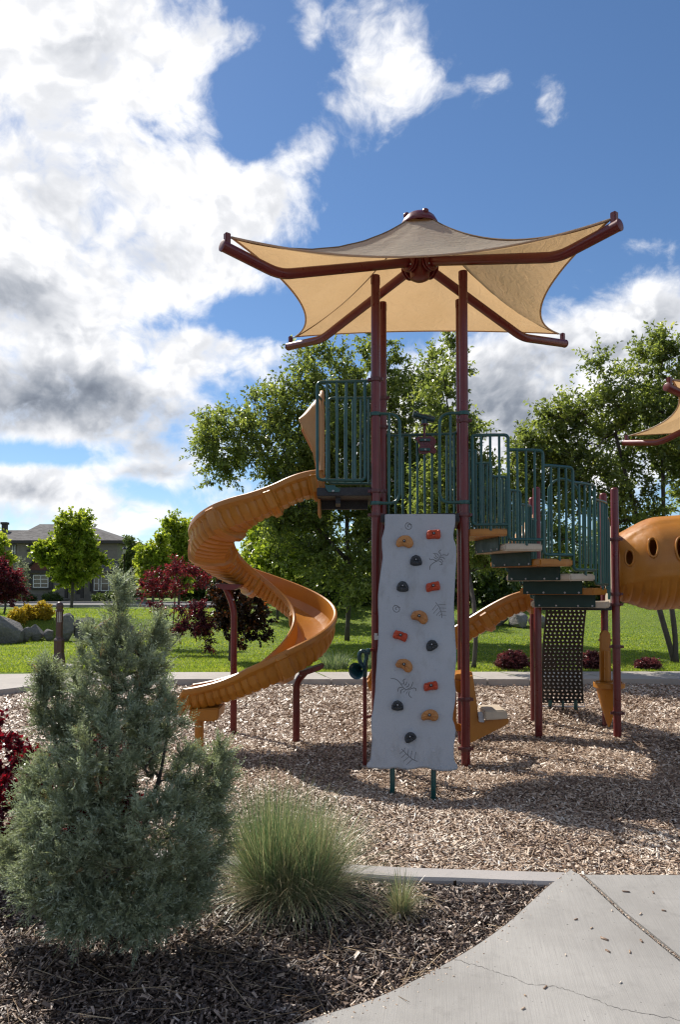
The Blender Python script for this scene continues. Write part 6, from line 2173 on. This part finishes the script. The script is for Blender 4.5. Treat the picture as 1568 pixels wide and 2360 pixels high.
def window(x0, x1, y0, y1, dY=0.0, muntins=(), rails=(), frame='white_trim', dark=True, fw=0.07, sill=True):
    a = H(x0, y1, dY); c = H(x1, y0, dY)
    w = c.x - a.x; h = c.z - a.z
    cx_, cz_ = (a.x + c.x) / 2, (a.z + c.z) / 2
    Yw = a.y
    mb = MB()
    mb.box((cx_, Yw - 0.05, cz_ + h / 2 - fw / 2), (w, 0.08, fw)); mb.box((cx_, Yw - 0.05, cz_ - h / 2 + fw / 2), (w, 0.08, fw))
    mb.box((cx_ - w / 2 + fw / 2, Yw - 0.05, cz_), (fw, 0.08, h - 2 * fw)); mb.box((cx_ + w / 2 - fw / 2, Yw - 0.05, cz_), (fw, 0.08, h - 2 * fw))
    o = mb.build('window', M[frame], house)
    mb = MB(); mb.box((cx_, Yw - 0.025, cz_), (w - 2 * fw + 0.01, 0.02, h - 2 * fw + 0.01)); mb.build('pane', M['glass'], o)
    for m_ in muntins:
        mb = MB(); mb.box((a.x + w * m_, Yw - 0.047, cz_), (0.06, 0.05, h - 2 * fw)); mb.build('mullion', M[frame], o)
    for m_ in rails:
        mb = MB(); mb.box((cx_, Yw - 0.045, a.z + h * m_), (w - 2 * fw, 0.045, 0.05)); mb.build('sash_bar', M[frame], o)
    if sill:
        mb = MB(); mb.box((cx_, Yw - 0.09, a.z - 0.09), (w + 0.3, 0.16, 0.12)); mb.build('sill', M['trim_dark'], o)
    return o


window(67, 97, 1254, 1266.5, frame='trim_dark')
window(28, 36, 1254, 1289, 2.0, rails=(0.5,), frame='white_trim')
window(76, 112, 1325, 1354.5, muntins=(0.5,), rails=(0.33, 0.66))
window(216, 229, 1327, 1362, rails=(0.5,)); window(232, 252, 1327, 1362, rails=(0.5,)); window(254.5, 267, 1327, 1362, rails=(0.5,))
for x0, x1, y0, y1 in ((66, 75, 1324, 1356), (113, 122, 1324, 1356), (207, 215, 1326, 1363)):
    a = H(x0, y1); c = H(x1, y0)
    mb = MB(); mb.box(((a.x + c.x) / 2, YH - 0.06, (a.z + c.z) / 2), (c.x - a.x, 0.08, c.z - a.z))
    so = mb.build('shutter', M['trim_dark'], house)
# gable over the left front room
ga, gb_, gp = H(58, 1315), H(126, 1315), H(92, 1283)
mb = MB(); mb.prism([(ga.x + 0.3, YH - 0.25, ga.z), (gb_.x - 0.3, YH - 0.25, ga.z), (gp.x, YH - 0.25, gp.z - 0.1)], (0, 0.24, 0)); mb.build('gable', M['brown_red'], house)
mb = MB()
for e in (ga, gb_):
    mb.prism([(e.x, YH - 0.55, e.z - 0.06), (gp.x, YH - 0.55, gp.z), (gp.x, YH - 0.55, gp.z + 0.2), (e.x, YH - 0.55, e.z + 0.12)], (0, 0.9, 0))
mb.build('gable_roof', M['roof'], house)
mb = MB(); mb.box(((ga.x + gb_.x) / 2, YH - 0.2, ga.z - 0.1), (gb_.x - ga.x, 0.35, 0.22)); mb.build('gable_beam', M['trim_dark'], house)
# lower roof right
la, lb = H(196, 1318), H(284, 1318); lt, lt2 = H(200, 1289), H(280, 1289)
mb = MB(); mb.prism([(la.x, YH - 0.9, la.z), (lb.x, YH - 0.9, la.z), (lb.x, YH - 0.9, la.z + 0.16), (la.x, YH - 0.9, la.z + 0.16)], (0, 0.9, 0))
mb.add([(la.x, YH - 0.9, la.z + 0.17), (lb.x, YH - 0.9, la.z + 0.17), (lt2.x, YH - 0.02, lt.z), (lt.x, YH - 0.02, lt.z)], [(0, 1, 2, 3)]); mb.build('porch_roof', M['roof'], house)
wall_box('porch_wall', H(205, 1300).x, X1 + 0.2, YH - 0.02 - 0.001, YH + 0.3, zg, la.z, 'siding')
mb = MB(); mb.box(((X0 + X1) / 2, YH - 0.08, zg + 0.45), (X1 - X0, 0.14, 0.9)); mb.build('stone_base', M['rock_veneer'], house)
mb = MB(); d0, d1_ = H(176, 1372), H(190, 1330); mb.box(((d0.x + d1_.x) / 2, YH - 0.03, (d0.z + d1_.z) / 2), (d1_.x - d0.x, 0.08, d1_.z - d0.z)); dr = mb.build('door', M['trim_dark'], house)
for x in (160, 196):
    p0 = H(x, 1378); mb = MB(); mb.box((p0.x, YH - 0.75, (p0.z + la.z) / 2), (0.22, 0.22, la.z - p0.z)); mb.build('porch_post', M['trim_dark'], house)
